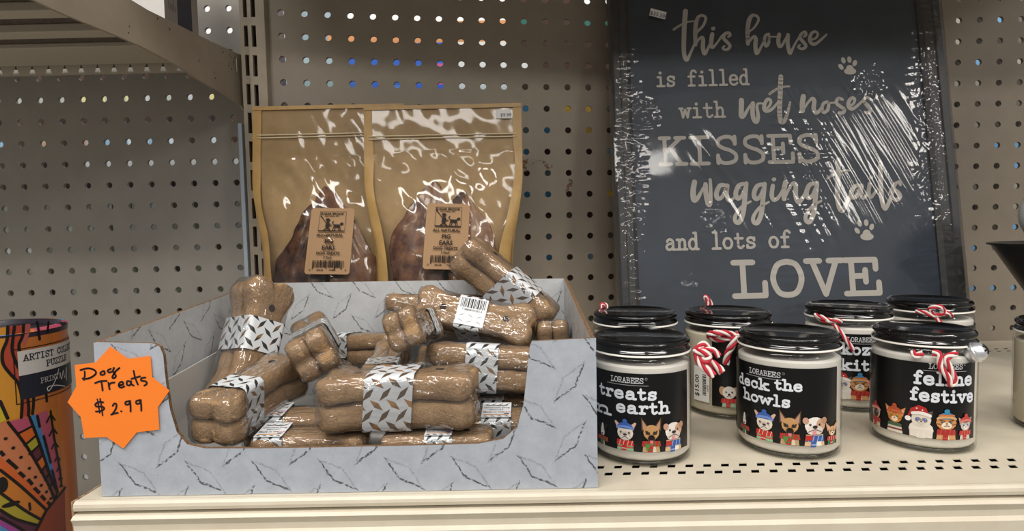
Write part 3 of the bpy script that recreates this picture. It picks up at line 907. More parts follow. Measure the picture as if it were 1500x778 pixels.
a_([(1258, 368), (1285, 352), (1294, 322), (1275, 316), (1256, 340), (1256, 372), (1280, 384), (1315, 360), (1348, 328)], [14, 18, 22, 26, 26, 20, 14])
a_([(1392, 322), (1368, 312), (1350, 335), (1375, 365), (1392, 386), (1382, 408), (1360, 405)], [18, 22, 26, 24, 18])
A_ = ((940, 180), 3.75)
a_([(290, 325), (282, 375), (286, 422), (305, 415), (335, 365), (348, 345)], [30, 32, 30, 18, 16]); a_([(350, 338), (352, 390), (365, 445), (376, 440), (378, 370), (376, 312)], [26, 28, 28, 22, 18])
a_([(455, 342), (428, 346), (410, 388), (418, 416), (442, 406), (465, 358)], [22, 26, 28, 22, 18]); a_([(470, 345), (466, 395), (480, 428), (512, 408)], [26, 24, 14])
for dx, dy in ((0, 0), (100, 3), (388, -3)):
    a_([(560 + dx, 335 + dy), (532 + dx, 346 + dy), (516 + dx, 388 + dy), (528 + dx, 416 + dy), (552 + dx, 398 + dy), (572 + dx, 345 + dy)], [22, 26, 28, 22, 18])
    a_([(575 + dx, 332 + dy), (566 + dx, 415 + dy), (556 + dx, 498 + dy), (535 + dx, 546 + dy), (514 + dx, 540 + dy), (515 + dx, 508 + dy), (550 + dx, 460 + dy), (598 + dx, 432 + dy)], [24, 28, 28, 24, 18, 12])
a_([(720, 345), (714, 398), (726, 424), (752, 408), (778, 360)], [24, 26, 22, 14]); a_([(724, 312), (728, 310)], 22)
a_([(790, 325), (780, 375), (782, 418)], 28); a_([(784, 418), (815, 350), (835, 330), (846, 348), (845, 398), (860, 436), (885, 410), (905, 370)], [14, 18, 26, 28, 24, 14])
a_([(1080, 202), (1078, 300), (1074, 400), (1085, 465), (1104, 482), (1128, 430), (1145, 395)], [28, 28, 28, 24, 16]); a_([(1020, 305), (1060, 280), (1100, 264), (1140, 262)], [14, 14, 10])
a_([(1195, 345), (1168, 350), (1148, 388), (1158, 410), (1182, 398), (1205, 350)], [20, 24, 26, 18]); a_([(1208, 345), (1202, 388), (1216, 413), (1242, 392)], [24, 22, 14])
a_([(1252, 335), (1246, 385), (1260, 408), (1288, 372)], [24, 22, 14]); a_([(1258, 300), (1262, 299)], 20)
a_([(1310, 218), (1312, 340), (1320, 430), (1336, 472), (1356, 440), (1382, 370)], [24, 26, 26, 22, 14])
a_([(1360, 385), (1390, 338), (1412, 325), (1420, 340)], [12, 18, 18]); a_([(1392, 335), (1382, 360), (1410, 385), (1418, 408), (1396, 424), (1376, 408)], [22, 26, 24, 18])
def typed(s, p0, p1, cap, w):
    (x0, y0), (x1, y1) = sgn(*p0, LH), sgn(*p1, LH)
    pr.slab_text(s, x0, y0, cap / 850 * 24.6, (x1 - x0) / len(s), w / 850 * 24.6, TAUPE, 1, (y1 - y0) / (x1 - x0))
typed('is filled', (960, 126.5), (1098, 123.5), 24, 3.5)
typed('with', (995.5, 172.5), (1063, 171), 24, 3.5)
typed('KISSES', (966, 241), (1205, 236), 41, 6.0)
typed('and lots of', (974, 366), (1159, 361.5), 24.5, 3.9)
typed('LOVE', (1072, 434), (1293, 429), 50, 8.6)
def paw(cx, cy, rx, ry, toes):
    k = 24.6 / 850
    u, v = sgn(cx, cy, LH)
    pr.ell(u, v - .2 * ry * k, rx * k, ry * .68 * k, TAUPE, 1, 18); pr.ell(u, v + .3 * ry * k, rx * .62 * k, ry * .75 * k, TAUPE, 1, 16)
    for (tx, ty, a) in toes:
        u, v = sgn(tx, ty, LH); pr.ell(u, v, 3.4 * k, 5.2 * k, TAUPE, 1, 14, rot=a)
paw(1245, 103, 9.5, 8, [(1231.7, 98, .6), (1235.2, 88.5, .2), (1244, 87.3, 0), (1252, 92.5, -.4)])
paw(1269.8, 345, 10, 8.5, [(1255.5, 338, .6), (1259, 327.2, .2), (1268.7, 326.3, 0), (1276.8, 332.5, -.4)])
LETT = pr.build('lettering', lambda u, v, h: sg3(u, v, LH + h), t, world=True, rough=.6)
# the clear wrap
FILM_S = film('shrink_wrap', gloss=1.0, rough=.06, bscale=18, bstr=.1, haze=.012)
def wr(u, v):
    px, py = project(sg3(u, v, 0))
    h = 0.0
    def soft(x, a, b): return max(0.0, min(1.0, (x - a) / (b - a)))
    # long creases fanning down the right half
    m = soft(px, 1080, 1200) * (1 - soft(px, 1330, 1350)) * soft(py, 120, 200) * (1 - soft(py, 300, 380))
    if m > 0:
        s = u * .90 + v * .42 + .04 * (v - 8) ** 2 * .2
        h += m * .036 * (noise.noise((s * 4.2, v * .22, 1.0)) + .5 * noise.noise((s * 9.0, v * .3, 5.0)))
    # cross ridges below the centre
    m = soft(px, 1105, 1140) * (1 - soft(px, 1190, 1225)) * soft(py, 150, 200) * (1 - soft(py, 380, 440))
    if m > 0: h += m * .035 * noise.noise((u * .35, v * 5.0, 9.0))
    # diagonal creases on the left half
    m = soft(px, 1000, 1040) * (1 - soft(px, 1120, 1170)) * soft(py, 170, 220) * (1 - soft(py, 330, 400))
    if m > 0: h += m * .03 * noise.noise(((u * .8 + v * .5) * 3.2, v * .2 - u * .1, 3.0))
    # crinkled edges and patches
    m = (1 - soft(u, SL + .2, SL + 1.5)) + soft(u, SR - 2.2, SR - .8)
    h += .05 * m * noise.noise((u * 2.0, v * 7.0, 2.0)) + .03 * m * noise.noise((u * 7.0, v * 7.0, 4.0))
    for cx, cy, rr in ((1272, 120, 22), (1010, 412, 14), (1048, 320, 20), (940, 170, 24), (925, 350, 12), (1368, 255, 26)):
        d = math.hypot(px - cx, py - cy) / rr
        if d < 1.3: h += .12 * max(0, 1.3 - d) * noise.noise((u * 4.5, v * 4.5, cx))
    h += .015 * noise.noise((u * .33, v * .3, 7.0))
    return h
mb = MB()
def fs_(a, b):
    u = SL - .04 + (SR - SL + .08) * a; v = .02 + (STOP - .02) * b
    k = max(0.0, min(u - SL, SR - u, .5)) / .5
    return sg3(u, v, .03 + k * .12 + k * wr(u, v))
mb.grid(fs_, 260, 300)
for a, s in ((0, 1), (1, -1)):
    mb.grid(lambda q, b: fs_(a, b) * (1 - q) + sg3((SL - .05) if a == 0 else (SR + .05), .02 + (STOP - .02) * b, -.78) * q, 4, 200)
tag(mb.build('shrink_wrap', FILM_S, t, smooth=True, world=True), 'clear crinkled plastic wrap')
# little price sticker on the sign
def sticker(name, pts3, text, parent, col='#e9e8e6', size=.12):
    o, ex, ey = pts3
    nn = ex.cross(ey).normalized()
    pr = Print()
    w, h = ex.length, ey.length
    pr.rect(0, 0, w, h, col, 1)
    pr.text(text, w / 2, h * .14, size, '#3b3b3f', 2, .01, 'CENTER')
    return pr.build(name, lambda u, v, k: o + ex.normalized() * u + ey.normalized() * v + nn * k, parent, world=True)
def sgp(px, py, h): u, v = sgn(px, py, h); return sg3(u, v, h)
o = sgp(951, 22.5, .3); sticker('price_sticker', (o, sgp(974, 28.5, .3) - o, sgp(953.5, 12, .3) - o), '$35.50', t, size=.25)

# ================================================================== pouches of pig ears
KRAFT = mat('kraft_paper', '#b79c74', .55, var='#ac916a', vscale=60)
KRAFTS = mat('kraft_seal', '#b6935a', .4, var='#a98650', vscale=60)
KLABEL = '#9f7f5e'
FILM_B = film('pouch_window', gloss=.9, rough=.07, bscale=14, bstr=.3, tint=(.98, .95, .90), haze=.004)
EARS = [mat('dried_ear_dark', '#2e1c1d', .38, var='#6a4836', vscale=70, coat=.3, bscale=120, bstr=.4),
        mat('dried_ear_red', '#44272a', .35, var='#8a6244', vscale=60, coat=.3, bscale=120, bstr=.4),
        mat('dried_ear_tan', '#8e6440', .4, var='#5f3928', vscale=35, coat=.3, bscale=120, bstr=.4)]
def bag(label, x_c, Zb, lean, w, h, seed, sticker_text=None, lab=None, roll=0.0):
    base = Vector((x_c, CAM.y + Zb, 0.0))
    rot = Matrix.Rotation(roll, 3, 'Y') @ Matrix.Rotation(-lean, 3, 'X')
    t = thing('treat_pouch', label, 'bag', base, rot, 'pouches of pig ears behind the box')
    rs = random.Random(seed)
    so = rs.random() * 50
    def sst(x, a, b):
        x = max(0.0, min(1.0, (x - a) / (b - a))); return x * x * (3 - 2 * x)
    def hw(v): return w / 2 * (1 - .15 * sst(v, 8.4, 4.6))
    def B(v): return 1.15 * (1 - sst(v, 4.0, 9.3)) + .02
    def front(u, v, off=0.0):
        k = max(0.0, 1 - (abs(u) / hw(v)) ** 2)
        y = -B(v) * k ** .65
        y += (.09 * noise.noise((u * .9 + so, v * .8, 0)) + .05 * noise.noise((u * 2.2 + so, v * 1.6 + u, 3))) * k ** .5 * (1 if v < 9.2 else .35)
        return Vector((u, y - off, v))
    def back(u, v):
        k = max(0.0, 1 - (abs(u) / hw(v)) ** 2)
        return Vector((u, .04 + .28 * (1 - sst(v, 3, 9)) * k ** .6, v))
    mb = MB(); mb.grid(lambda a, b: back((a * 2 - 1) * hw(b * h), b * h), 24, 40)
    mb.grid(lambda a, b: front((a * 2 - 1) * hw(0), 0) * (1 - b) + back((a * 2 - 1) * hw(0), 0) * b, 24, 3)
    mb.build('back_sheet', KRAFT, t, smooth=True)
    mb = MB(); mb.grid(lambda a, b: front((a * 2 - 1) * hw(b * h), b * h), 90, 150)
    tag(mb.build('window', FILM_B, t, smooth=True), 'clear glossy front window')
    for s in (-1, 1):
        mb = MB()
        mb.grid(lambda a, b: front(s * (hw(b * h) - (.36 + .1 * noise.noise((b * 6 + so, s, 1)) + .25 * (1 - sst(b * h, 3.0, 8.0))) * a), b * h, .012), 5, 90)
        mb.build('side_seal', KRAFTS, t, smooth=True)
    zv = h - 1.35
    mb = MB()
    for dv in (0, .12):
        mb.tube([front((k / 40 * 2 - 1) * (hw(zv) - .2), zv + dv, .03) for k in range(41)], .026, 6)
    mb.build('zip_seal', mat('zip_plastic', '#d8c8a4', .25), t, smooth=True)
    mb = MB(); mb.box((-hw(h), -.05, h - .16), (hw(h), .06, h)); mb.build('top_seal', KRAFTS, t)
    # printed label
    lx, lz, lw, lh, lr = lab
    pr = Print()
    r = .12
    pr.poly([(lw * sx + sx2 * r * -1 + r * math.cos(a), lh * sy + r * sy2 + r * math.sin(a)) for sx, sx2, sy, sy2, a0 in ((1, 1, 1, -1, 0), (0, -1, 1, -1, PI / 2), (0, -1, 0, 1, PI), (1, 1, 0, 1, 1.5 * PI)) for a in [a0 + q * PI / 8 for q in range(5)]], KLABEL, 1)
    K = '#241a14'
    W = lw
    def T(s, y, size, bold=.02, sx=1.0): pr.text(s, W / 2, y * lh, size, K, 2, bold, 'CENTER', sx=sx)
    bx0, bx1, by0, by1 = .22 * W, .82 * W, .645 * lh, .945 * lh
    for q in (((bx0, by0), (bx1, by0)), ((bx0, by1), (bx1, by1)), ((bx0, by0), (bx0, by1)), ((bx1, by0), (bx1, by1))): pr.stroke(q, .012, K, 2)
    pr.rect(bx0, by0 - .015, bx1, by0 + .03, K, 2)
    T('SUGAR BROOK', .895, .135, .03, 1.0); T('NATURAL PET', .865, .085, .02, 1.1)
    # walker with a stick over the shoulder and a dog beside
    g0 = by0 + .03
    X = .42 * W
    pr.ell(X, g0 + .40, .065, .07, K, 2); pr.poly([(X - .11, g0 + .44), (X + .11, g0 + .42), (X + .03, g0 + .5), (X - .05, g0 + .5)], K, 2)
    pr.poly([(X - .06, g0 + .33), (X + .06, g0 + .33), (X + .09, g0 + .15), (X - .09, g0 + .15)], K, 2)
    pr.stroke([(X - .05, g0 + .17), (X - .02, g0 + .09), (X - .12, g0 + .01)], .05, K, 2); pr.stroke([(X + .05, g0 + .17), (X + .03, g0 + .09), (X + .12, g0 + .01)], .05, K, 2)
    pr.stroke([(X + .05, g0 + .3), (X + .13, g0 + .2), (X + .17, g0 + .22)], .03, K, 2); pr.stroke([(X - .05, g0 + .31), (X - .14, g0 + .4)], .03, K, 2)
    pr.stroke([(X - .3, g0 + .6), (X - .1, g0 + .36)], [.05, .012], K, 2)
    D_ = X + .38
    pr.poly([(D_ - .14, g0 + .25), (D_ + .12, g0 + .25), (D_ + .12, g0 + .14), (D_ - .12, g0 + .14)], K, 2); pr.ell(D_ + .18, g0 + .28, .07, .05, K, 2, rot=.3); pr.stroke([(D_ - .13, g0 + .24), (D_ - .2, g0 + .33), (D_ - .15, g0 + .38)], .03, K, 2)
    for q in (-.12, -.05, .06, .12): pr.stroke([(D_ + q, g0 + .15), (D_ + q + (.03 if q > 0 else -.03), g0 + .01)], .03, K, 2)
    T('ALL NATURAL', .565, .15, .035, 1.08); T('PIG', .46, .23, .03, 1.0); T('EARS', .365, .23, .03, 1.0); T('DOG TREATS', .295, .145, .04, 1.05); T('3 Pack', .235, .115, .03, 1.1)
    rb = random.Random(11); x = .17 * W
    while x < .86 * W:
        b = rb.choice((.018, .03, .045)); pr.rect(x, (.10 if rb.random() < .8 else .075) * lh, x + b, .205 * lh, K, 2); x += b + rb.choice((.015, .022, .035))
    pr.text('0', .12 * W, .05 * lh, .105, K, 2, .01, 'CENTER'); pr.text('83628', .35 * W, .05 * lh, .105, K, 2, .01, 'CENTER'); pr.text('74488', .62 * W, .05 * lh, .105, K, 2, .01, 'CENTER'); pr.text('0', .91 * W, .05 * lh, .105, K, 2, .01, 'CENTER')
    def lm(u, v, hh):
        a = u - lw / 2; b = v - lh / 2
        uu = lx + a * math.cos(lr) - b * math.sin(lr); vv = lz + a * math.sin(lr) + b * math.cos(lr)
        p0 = front(lx, lz, 0); k = -B(vv) * max(0, 1 - (abs(uu) / hw(vv)) ** 2) ** .65
        return Vector((uu, k - .13 - hh, vv))
    pr.build('label', lm, t, cut=.12, rough=.65, spec=.2)
    if sticker_text:
        pr = Print(); pr.rect(0, 0, .62, .36, '#e4e2df', 1); pr.text(sticker_text, .4, .06, .2, '#3b3b3f', 2, .01, 'CENTER')
        pr.build('price_sticker', lambda u, v, k: front(hw(h) - 1.02 + u, h - .62 + v, .05 + k), t)
    return t, base, rot, front, back, hw
def pig_ear(label, base, rot, loc, eul, L, W, m, seed, front, back, hw, k):
    p = base + rot @ Vector(loc)
    RL = Matrix.Rotation(eul[2], 3, 'Y') @ Matrix.Rotation(eul[0], 3, 'X') @ Matrix.Rotation(eul[1], 3, 'Z')
    R = rot @ RL
    rs = random.Random(seed); so = rs.random() * 90
    mb = MB()
    def f(a, b):
        q = a * 2 - 1
        prof = (math.sin(PI * min(1, .12 + b * .88)) ** .6) * (1 - .35 * b)
        edge = 1 + .42 * noise.noise((b * 3 + so, 3 * (1 if q > 0 else 0), 0)) + .12 * noise.noise((b * 11 + so, 3 * (1 if q > 0 else 0), 0))
        x = q * W / 2 * prof * edge
        z = (b - .5) * L + .25 * noise.noise((q * 1.5, so, 1))
        y = .22 * (abs(q) ** 2.2) * (1 if seed % 2 else -.7) + .34 * noise.noise((q * 1.3 + so, b * 2.2, 5)) + .15 * noise.noise((q * 3 + so, b * 5, 8)) + .06 * noise.noise((q * 8 + so, b * 12, 8))
        return Vector((x, y, z))
    mb.grid(f, 40, 54)
    # pressed between the two sheets of the pouch
    lay = ((0, .4), (0, .4), (.75, 1))[k]
    out = []
    for v in mb.v:
        raw = v[1]
        q = Vector(loc) + RL @ Vector(v)
        vv = min(max(q.z, .6), 8.0)
        lim = hw(vv) - .42
        lo_, hi_ = ((-lim, .12), (.3, lim), (-lim, lim))[k]
        uu = min(max(q.x, lo_), hi_)
        y0, y1 = front(uu, vv).y + .13, back(uu, vv).y - .11
        if y1 < y0 + .06: y0 = y1 = (y0 + y1) / 2
        f_ = lay[0] + (lay[1] - lay[0]) * min(1, max(0, raw / 1.1 + .5))
        q = Vector((uu, y0 + (y1 - y0) * f_, vv))
        out.append(tuple(RL.transposed() @ (q - Vector(loc))))
    mb.v = out
    ob = mb.build('pig_ear', m, None, smooth=True)
    md = ob.modifiers.new('thickness', 'SOLIDIFY'); md.thickness = .09 * S; md.offset = 0
    ob.location = p * S; ob.rotation_euler = R.to_euler()
    return tag(ob, label, 'pig ear', 'dried pig ears in the pouches')
ZL, ZR_ = 23.55, 22.4
xl0 = (at(367, 157, CAM.y + 24.8).x + 3.2)
xr0 = (at(532, 156, CAM.y + 23.7).x + 3.16)
T1 = bag('brown kraft pouch of pig ears further left, partly behind the other pouch', xl0 + .1, ZL, math.radians(6.2), 6.4, 11.45, 1, None, (.34, 5.62, 1.75, 2.72, math.radians(-1.5)))
T2 = bag('brown kraft pouch of pig ears in front, with $9.99 sticker', xr0 + .05, ZR_, math.radians(6.2), 6.32, 11.1, 2, '$9.99', (.20, 5.72, 1.66, 2.58, math.radians(-2.5)))
for (t, base, rot, fr, bk, hw), specs in ((T1, [((-.95, -.46, 4.7), (.05, .1, .2), 5.0, 2.4, 0, 3), ((1.2, -.42, 4.4), (-.05, -.1, -.2), 4.8, 2.3, 2, 4), ((.2, -.05, 5.4), (.04, 0, -.12), 5.0, 3.2, 1, 6)]),
                                        ((T2), [((-.85, -.46, 5.2), (.05, -.1, .15), 5.6, 2.9, 1, 9), ((1.2, -.42, 5.0), (-.05, .1, -.15), 4.8, 2.2, 2, 8), ((.3, -.05, 5.0), (.04, 0, .2), 5.2, 3.2, 0, 10)])):
    which = 'left-hand pouch' if t is T1[0] else 'right-hand pouch'
    for k, (loc, eul, L, W, mi, sd) in enumerate(specs):
        lb = 'dark dried pig ear ' + ('at the left of the ', 'at the right of the ', 'at the back of the ')[k] + which
        pig_ear(lb, base, rot, loc, eul, L, W, EARS[mi], sd, fr, bk, hw, k)

# ================================================================== puzzle tube at the left edge
TZ = 17.0
tc = Vector(stand(-20, TZ, 3.4))
TR, TTOP, TBOT = 1.9, 3.36, -6.4
t = thing('puzzle_tube', 'colourful orange patterned cardboard puzzle tube cut off by the left edge', 'tube', (tc.x, tc.y, TBOT))
mb = MB(); mb.lathe([(TR, TBOT), (TR, TTOP - .12)], 96); mb.build('body', mat('tube_orange', '#b8672e', .35, coat=.2), t, smooth=True, world=False)
def fixz(o):  # lathe parts are drawn about the axis in world heights
    for v in o.data.vertices: v.co.z -= TBOT * S
fixz(t.children[0])
mb = MB(); mb.lathe([(TR + .005, TTOP - .2), (TR + .02, TTOP - .06), (TR - .03, TTOP), (TR - .14, TTOP + .01), (TR - .17, TTOP - .05), (TR - .2, TTOP - .12), (0, TTOP - .12)], 96)
o_ = mb.build('lid', mat('tube_lid', '#2a2230', .3), t, smooth=True, autosmooth=40); fixz(o_)
pr = Print()
for k in range(5):
    pr.stroke([(-1.2 + k * .1 + q * .28, -1.0 + .16 * math.sin(q * 2.1 + k) + k * .16) for q in range(9)], .025, '#b9b4bc', 1, True, 4)
pr.build('lid_drawing', lambda u, v, h: Vector((tc.x + u, tc.y + v - .2, TTOP - .117 + h)), t, world=True)
pr = Print()
for k in range(24):
    a0 = -PI + k * 2 * PI / 24; c = ['#c0546e', '#c0546e', '#d07a3a', '#3f93cc', '#c0546e', '#1b1418'][(k * 5) % 6]
    pr.rect(a0 * TR, 0, (a0 + 2 * PI / 24) * TR, .17, c, 1)
def rimmap(u, v, h):
    an = u / TR - PI / 2
    pts = [(TR + .024, TTOP - .06), (TR - .028, TTOP + .004), (TR - .14, TTOP + .014)]
    q = v / .17 * 2; k = min(int(q), 1); f = q - k
    r = pts[k][0] * (1 - f) + pts[k + 1][0] * f; z = pts[k][1] * (1 - f) + pts[k + 1][1] * f
    return Vector((tc.x + r * math.cos(an), tc.y + r * math.sin(an), z + .006))
_pp = []
for P, c, l in pr.polys:
    x0, x1 = P[0][0], P[1][0]; n = 3
    for i in range(n):
        for j in range(2):
            a, b = x0 + (x1 - x0) * i / n, x0 + (x1 - x0) * (i + 1) / n
            _pp.append(([(a, j * .085), (b, j * .085), (b, (j + 1) * .085), (a, (j + 1) * .085)], c, l))
pr.polys = _pp
pr.build('rim_band', rimmap, t, world=True)
def tpx(px, py):
    d = ray(px, py)
    ox, oy = CAM.x - tc.x, CAM.y - tc.y
    a = d.x ** 2 + d.y ** 2; b = 2 * (ox * d.x + oy * d.y); c = ox * ox + oy * oy - TR * TR
    disc = b * b - 4 * a * c
    if disc < 0: disc = 0
    s = (-b - math.sqrt(disc)) / (2 * a)
    p = CAM + d * s
    return (math.atan2(p.x - tc.x, -(p.y - tc.y)) * TR, p.z)
def u1(x, y): return tpx(x / 4.573, 450 + y / 4.573)
def u2(x, y): return tpx(x / 4.373, 600 + y / 4.373)
pr = Print()
BK = '#17110f'
def sm(f, pts, n=4): return [f(*q) for q in smooth_path(pts, n)]
umax = TR * math.radians(92)
vseam = u2(150, 45)[1]
pr.rect(-5.4, vseam, .1, TTOP - .2, '#cf8a2c', 1); pr.rect(.1, vseam, 1.0, TTOP - .2, '#b7502f', 1); pr.rect(1.0, vseam, umax, TTOP - .2, '#c07035', 1)
gold = sm(u1, [(50, 130), (45, 220), (15, 300), (20, 380), (70, 450), (120, 510), (145, 620), (140, 740)])
pr.poly([(-5.4, TTOP - .2)] + gold + [(-5.4, vseam)], '#d3912f', 2)
red = sm(u1, [(155, 120), (150, 190), (125, 250), (140, 400), (160, 520), (190, 620), (185, 730)])
pr.poly(gold + red[::-1], '#b4472f', 2)
pr.poly(sm(u1, [(155, 120), (200, 115), (190, 190), (160, 260), (150, 240)]), '#b55a54', 3)
for q in ([(50, 130), (45, 220), (15, 300), (20, 380), (70, 450), (120, 510), (145, 620), (140, 740)], [(95, 130), (85, 210), (80, 290), (105, 370), (130, 420)], [(155, 120), (150, 190), (125, 250), (130, 300)], [(185, 610), (190, 680), (188, 725)], [(222, 600), (220, 660), (215, 715)], [(305, 570), (310, 630)], [(245, 100), (255, 160), (262, 215)], [(320, 100), (315, 165)]):
    pr.stroke([u1(*p) for p in smooth_path(q, 4)], .075, BK, 4)
pr.poly([u1(0, 640), u1(60, 745), u1(0, 775)], '#c9b22c', 3); pr.stroke([u1(0, 630), u1(50, 745)], .08, BK, 4)
l0, l1 = u1(115, 300), u1(115, 0)
lu, lt = u1(113, 300)[0], u1(113, 298)[1]
lm_ = u1(125, 462)[1]; lb_ = u1(140, 622)[1]
LWD = 2.6
pr.rect(lu, lm_, lu + LWD, lt, '#cfcbc6', 5); pr.rect(lu, lb_, lu + LWD, lm_, '#20222f', 5)
for q in (((lu - .09, lb_ - .1), (lu + LWD + .1, lb_ - .1)), ((lu - .09, lt + .06), (lu + LWD + .1, lt + .06)), ((lu - .09, lb_ - .1), (lu - .09, lt + .06))): pr.stroke(q, .025, BK, 4)
lhh = lt - lm_
pr.slab_text('ARTIST COLLECTION', lu + .12, lt - lhh * .42, lhh * .24, .145, .028, '#22222a', 6)
pr.slab_text('PUZZLE', lu + .72, lt - lhh * .82, lhh * .24, .145, .028, '#22222a', 6)
pr.slab_text('PRINTI', lu + .52, lm_ - .33, .14, .12, .018, '#b4b0ac', 6)
pr.stroke([(lu + 1.15, lm_ - .05), (lu + 1.0, lm_ - .35), (lu + .75, lm_ - .62), (lu + .72, lm_ - .5), (lu + 1.0, lm_ - .52), (lu + 1.4, lm_ - .66)], .025, '#d8d4d0', 6, True, 4)
pr.stroke([(lu + 1.2, lm_ - .2), (lu + 1.25, lm_ - .4), (lu + 1.35, lm_ - .15), (lu + 1.42, lm_ - .4), (lu + 1.55, lm_ - .1), (lu + 1.5, lm_ - .5)], .022, '#d8d4d0', 6, True, 4)
# lower picture
vb = -3.2
pr.rect(-5.4, vb - 3.2, umax, vseam, '#c9793c', 1)
pr.poly([u2(0, 95), u2(50, 80), u2(170, 240), u2(300, 470), u2(345, 585), u2(300, 640), u2(130, 490), u2(0, 385)], '#c97a52', 2)
pr.poly([u2(0, 300), u2(150, 440), u2(320, 600), u2(300, 640), u2(130, 490), u2(0, 385)], '#d0622c', 3)
pr.poly([u2(0, 385), u2(130, 490), u2(290, 640), u2(250, 700), u2(150, 640), u2(0, 530)], '#c8782e', 3)
pr.poly([u2(0, 530), u2(150, 640), u2(250, 700), u2(235, 740), u2(100, 700), u2(0, 640)], '#a99a30', 3)
pr.poly([u2(0, 640), u2(100, 700), u2(235, 740), u2(215, 777), u2(0, 777)], '#54283c', 3); pr.poly([u2(0, 690), u2(90, 740), u2(150, 777), u2(0, 777)], '#98428c', 4); pr.poly([u2(0, 740), u2(60, 777), u2(0, 777)], '#4a86c0', 5)
cells = [((50, 80), (185, 45), (205, 105), (110, 155), '#b5506a'), ((110, 155), (205, 105), (228, 165), (155, 228), '#cf6428'), ((155, 228), (228, 165), (250, 225), (185, 285), '#a8a032'), ((185, 285), (250, 225), (272, 290), (225, 340), '#5c2a36'), ((225, 340), (272, 290), (292, 350), (258, 400), '#cf6a2c'), ((258, 400), (292, 350), (312, 410), (285, 450), '#6a3136'), ((285, 450), (312, 410), (335, 470), (310, 505), '#5c3240'), ((310, 505), (335, 470), (360, 535), (345, 580), '#7a4036')]
for c in cells:
    pr.poly([u2(*q) for q in c[:4]], c[4], 3); pr.stroke([u2(*c[3]), u2(*c[2])], .06, BK, 5)
pr.poly([u2(188, 45), u2(225, 30), u2(290, 210), u2(345, 420), u2(365, 530), u2(320, 430), u2(250, 220)], '#3f7fb4', 3)
pr.poly([u2(225, 30), u2(300, 5), u2(345, 200), u2(378, 420), u2(372, 525), u2(345, 420), u2(290, 210)], '#b3546a', 3)
pr.poly([u2(300, 5), (umax, vseam), (umax, u2(410, 490)[1]), u2(372, 525), u2(378, 420), u2(345, 200)], '#c4792f', 3)
for q in ([(50, 80), (170, 240), (300, 470), (345, 580)], [(185, 45), (250, 220), (320, 430), (365, 530)], [(0, 385), (130, 490), (290, 640)], [(0, 530), (150, 640), (250, 700)], [(0, 640), (100, 700), (235, 740)], [(0, 690), (90, 740), (150, 777)], [(235, 40), (250, 110)], [(275, 170), (320, 340)], [(330, 390), (362, 520)], [(318, 10), (345, 200), (380, 400), (388, 490)]):
    pr.stroke([u2(*p) for p in smooth_path(q, 4)], .07, BK, 6)
for (x, y), s in (((320, 30), 26), ((335, 120), 24), ((347, 210), 20), ((362, 300), 16), ((372, 370), 12), ((382, 430), 10), ((386, 480), 8)):
    pr.stroke([u2(x - s, y + s * 2), u2(x, y), u2(min(x + s, 400), y + s * 1.4)], .05, BK, 6)
for x, y in ((35, 185), (83, 245), (132, 305), (185, 375), (223, 432), (260, 485), (293, 527), (320, 570)): pr.ell(*u2(x, y), .045, .045, BK, 6, 10)
for a, b in (((0, 265), (25, 295)), ((45, 320), (110, 378)), ((120, 400), (155, 432)), ((175, 445), (205, 480)), ((215, 500), (250, 535)), ((260, 550), (285, 580)), ((300, 590), (315, 610))): pr.stroke([u2(*a), u2(*b)], .085, BK, 6, False)
pr.ell(*u2(15, 480), .12, .22, BK, 6); pr.ell(*u2(70, 605), .2, .07, BK, 6); pr.stroke([u2(190, 640), u2(185, 600)], .06, BK, 6)
pr.poly([u2(412, 500), u2(345, 580), u2(290, 650), u2(225, 777), u2(150, 900), (umax, u2(150, 900)[1] - .4), (umax, u2(410, 500)[1])], '#93432a', 5)
pr.stroke([u2(412, 500), u2(345, 580), u2(290, 650), u2(225, 777)], .08, BK, 7)
pr.polys = [(P, '#%02x%02x%02x' % tuple(int(int(c[i:i + 2], 16) * .86) for i in (1, 3, 5)), l) for P, c, l in pr.polys]  # whole print darkened evenly, the left bay's shade put into its colours
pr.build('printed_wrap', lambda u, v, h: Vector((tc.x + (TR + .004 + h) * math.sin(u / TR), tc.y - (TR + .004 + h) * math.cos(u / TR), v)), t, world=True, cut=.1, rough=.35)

# ================================================================== black footed bowl at the right edge, with a wrapped white ball in it
bp = stand(1570, 22.0, 0)
t = thing('footed_bowl', 'black tapered bowl at the right edge against the pegboard', 'bowl', bp)
BLKP = mat('black_ceramic', '#16130f', .35, coat=.3)
mb = MB(); mb.lathe([(2.52, 5.0), (.55, 1.6), (.45, 1.45)][::-1] + [(2.64, 5.0), (2.66, 5.07), (2.52, 5.09), (2.42, 5.02), (2.2, 4.92), (0, 4.86)], 64); mb.build('bowl', BLKP, t, smooth=True, autosmooth=35)
mb = MB(); mb.lathe([(0, 0), (1.25, 0), (1.25, .12), (.5, .3), (.3, .8), (.45, 1.46), (0, 1.46)], 48); mb.build('foot', BLKP, t, smooth=True, autosmooth=35)
t = thing('wrapped_ball', 'white ball in glossy clear wrap sitting in the black bowl', 'ball', bp + Vector((-.85, -.3, 4.90)))
mb = MB()
mb.lathe([(1.25 * math.sin(k * PI / 24), 1.25 - 1.25 * math.cos(k * PI / 24)) for k in range(25)], 40); mb.build('ball', mat('white_plastic', '#eef1ef', .3), t, smooth=True)
mb = MB(); mb.lathe([(1.29 * math.sin(k * PI / 40) * (1), 1.25 - 1.29 * math.cos(k * PI / 40)) for k in range(41)], 60, rfun=lambda i, k, r: r * (1 + .025 * noise.noise((i * .6, math.cos(k / 60 * 2 * PI) * 4, math.sin(k / 60 * 2 * PI) * 4)))); tag(mb.build('wrap', film('ball_wrap', gloss=.5, bscale=40, bstr=.4, cap=.25), t, smooth=True), 'clear crinkled wrap')

